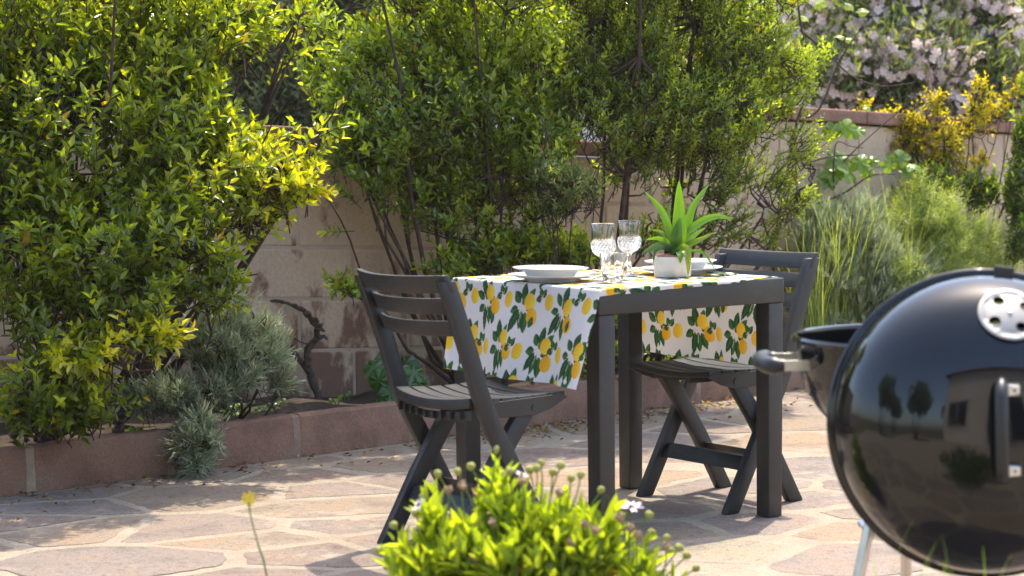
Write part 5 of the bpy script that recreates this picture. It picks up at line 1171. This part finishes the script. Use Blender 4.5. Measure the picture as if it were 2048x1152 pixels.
# lone yellow wild flower
wy = 4.05; wb = Vector((at(540, 1152, wy).x+.03, wy, -.004)); wf = tag(empty('wild_flower', wb), 'lone thin-stalked yellow wild flower standing on the patio before the kerb', 'wild flower')
cc = [at(497, 1004, wy), at(503, 1040, wy), at(518, 1095, wy), at(533, 1150, wy)]
mb = MB(); mb.tube([tuple(p) for p in bez([tuple(wb-wb), tuple(cc[3]-wb), tuple(cc[2]-wb), tuple(cc[1]-wb), tuple(cc[0]-wb)], 16)], [.0022]*9+[.0017]*8, 6); mb.build('stalk', M['stem_green'], wf, smooth=True)
M['yellow_petal'] = plain('yellow petal', (.72, .56, .02), .5)
for (dx, dy, r) in ((-6, -6, .006), (5, -8, .007), (0, 2, .007), (9, 0, .006), (-9, 4, .005), (3, 9, .006)):
    p = at(497+dx, 998+dy, wy+rnd.uniform(-.006, .006))-wb
    for k in range(4):
        a = math.pi/2*k+.4; d = Vector((math.cos(a), -.3, math.sin(a))).normalized(); sd = d.cross(Vector((0, 1, .2))).normalized()
        mb = MB(); V = [p, p+d*r+sd*r*.5, p+d*r*1.5, p+d*r-sd*r*.5]; mb.hexa([v+Vector((0, .0006, 0)) for v in V]+V); mb.build('petal', M['yellow_petal'], wf)
grass('grass_tuft', 'few thin grass blades sprouting in front of the grill lid', 'grass', [(at(px, 1152, 3.3).x, 3.3+d, .30) for px, d in ((1815, 0), (1850, .05), (1975, 0), (1990, .05), (1900, -.05))], .20, .0035, (.16, .27, .03), 55, n=3, lean=.3)

# small weeds and fallen leaves
wd_sp = [(468, 812, .016), (455, 822, .014), (480, 826, .014), (530, 815, .013), (545, 822, .013), (270, 862, .02), (498, 808, .012), (670, 800, .012), (690, 790, .011), (560, 806, .012), (515, 822, .011)]
for i, (px, py, r) in enumerate(wd_sp):
    p = on_z(px, py, .13+r)
    disc_leaves('clover_weed', 'tiny round-leaved weed sprouting along the soil behind the kerb', 'weed', Vector((p.x, p.y, .11)), [(px, py, p.y, r), (px+9, py-5, p.y+.02, r*.9), (px-8, py+1, p.y-.01, r*.9)], 90+i, (.14, .24, .02), 3, .3, group='small weeds in the flower bed')
def litter():
    rng = np.random.default_rng(5); P = []
    while len(P) < 800:
        s = rng.uniform(-.4, 4.6); off = -abs(rng.normal())*.16-.005
        q = np.array(K0+K_DIR*s+K_N*off)
        if rng.uniform() < .25 or (1.9 < s < 3.6): P.append(q)
    P = np.array(P); P[:, 2] = .003+rng.uniform(0, .004, len(P)); n = len(P); a = rng.uniform(0, 6.28, n)
    D = np.stack([np.cos(a), np.sin(a), rng.uniform(-.05, .3, n)], -1); N = unit(np.stack([rng.normal(size=n)*.4, rng.normal(size=n)*.4, np.ones(n)], -1))
    V, Q = leaves_mesh(P, unit(D), N, rng.uniform(.012, .034, n), rng.uniform(.006, .014, n), .6, -.1)
    base = np.array([[.20, .12, .055], [.12, .07, .04], [.33, .22, .10], [.08, .05, .03]]); c = np.repeat(base[rng.integers(0, 4, n)]*rng.uniform(.7, 1.3, (n, 1)), 6, 0)
    tag(np_mesh('fallen_leaves', V, [Q], M['leaf_far'], None, c), 'dry brown fallen leaves scattered on the paving along the kerb', 'leaf litter', kind='stuff')
litter()
# second daisy bush out on the patio, mirrored in the lid
b12 = Vector((.62, 2.35, -.004)); L2 = []
for dx, dy, dz, r in ((0, 0, .26, .20), (-.22, .05, .20, .16), (.2, -.04, .2, .17), (.02, .2, .2, .16)):
    lb = Lobe(1024, 576, 10, 10, 5, .1); lb.c = np.array([b12.x+dx, b12.y+dy, dz]); lb.r = np.array([r, r, r*.8]); L2.append(lb)
d2 = twig_plant('white_daisy_bush', 'low dark green bush with white daisies standing on the patio before the lid', 'daisy bush', b12, L2, 260, .06, .02, 4, .12, 'leaf_daisy', (.03, .07, .012), (.07, .14, .016), (.12, .2, .02), 805, shell=.6, gap=.05, young_frac=.3, stem_r=.005, bark='stem_green', up_bias=.8, out_bias=.4, zmin=.02, sub=8)
blossoms(d2, L2, 26, 77, (.80, .78, .76), .024, 1)

# ------------------------------------------------------------------ thin warm air
HAZE = 0.0006
hm = bpy.data.materials.new('thin haze'); hm.use_nodes = True; nt = hm.node_tree; nt.nodes.remove(nt.nodes['Principled BSDF'])
pv = nt.nodes.new('ShaderNodeVolumePrincipled'); pv.inputs['Color'].default_value = (0.95, 0.93, 0.88, 1); pv.inputs['Density'].default_value = HAZE; pv.inputs['Anisotropy'].default_value = 0.45
nt.links.new(pv.outputs[0], nt.nodes['Material Output'].inputs['Volume'])
mb = MB(); mb.box(-95, 95, -95, 95, -1.06, 9.2); tag(mb.build('haze', hm), kind='stuff')
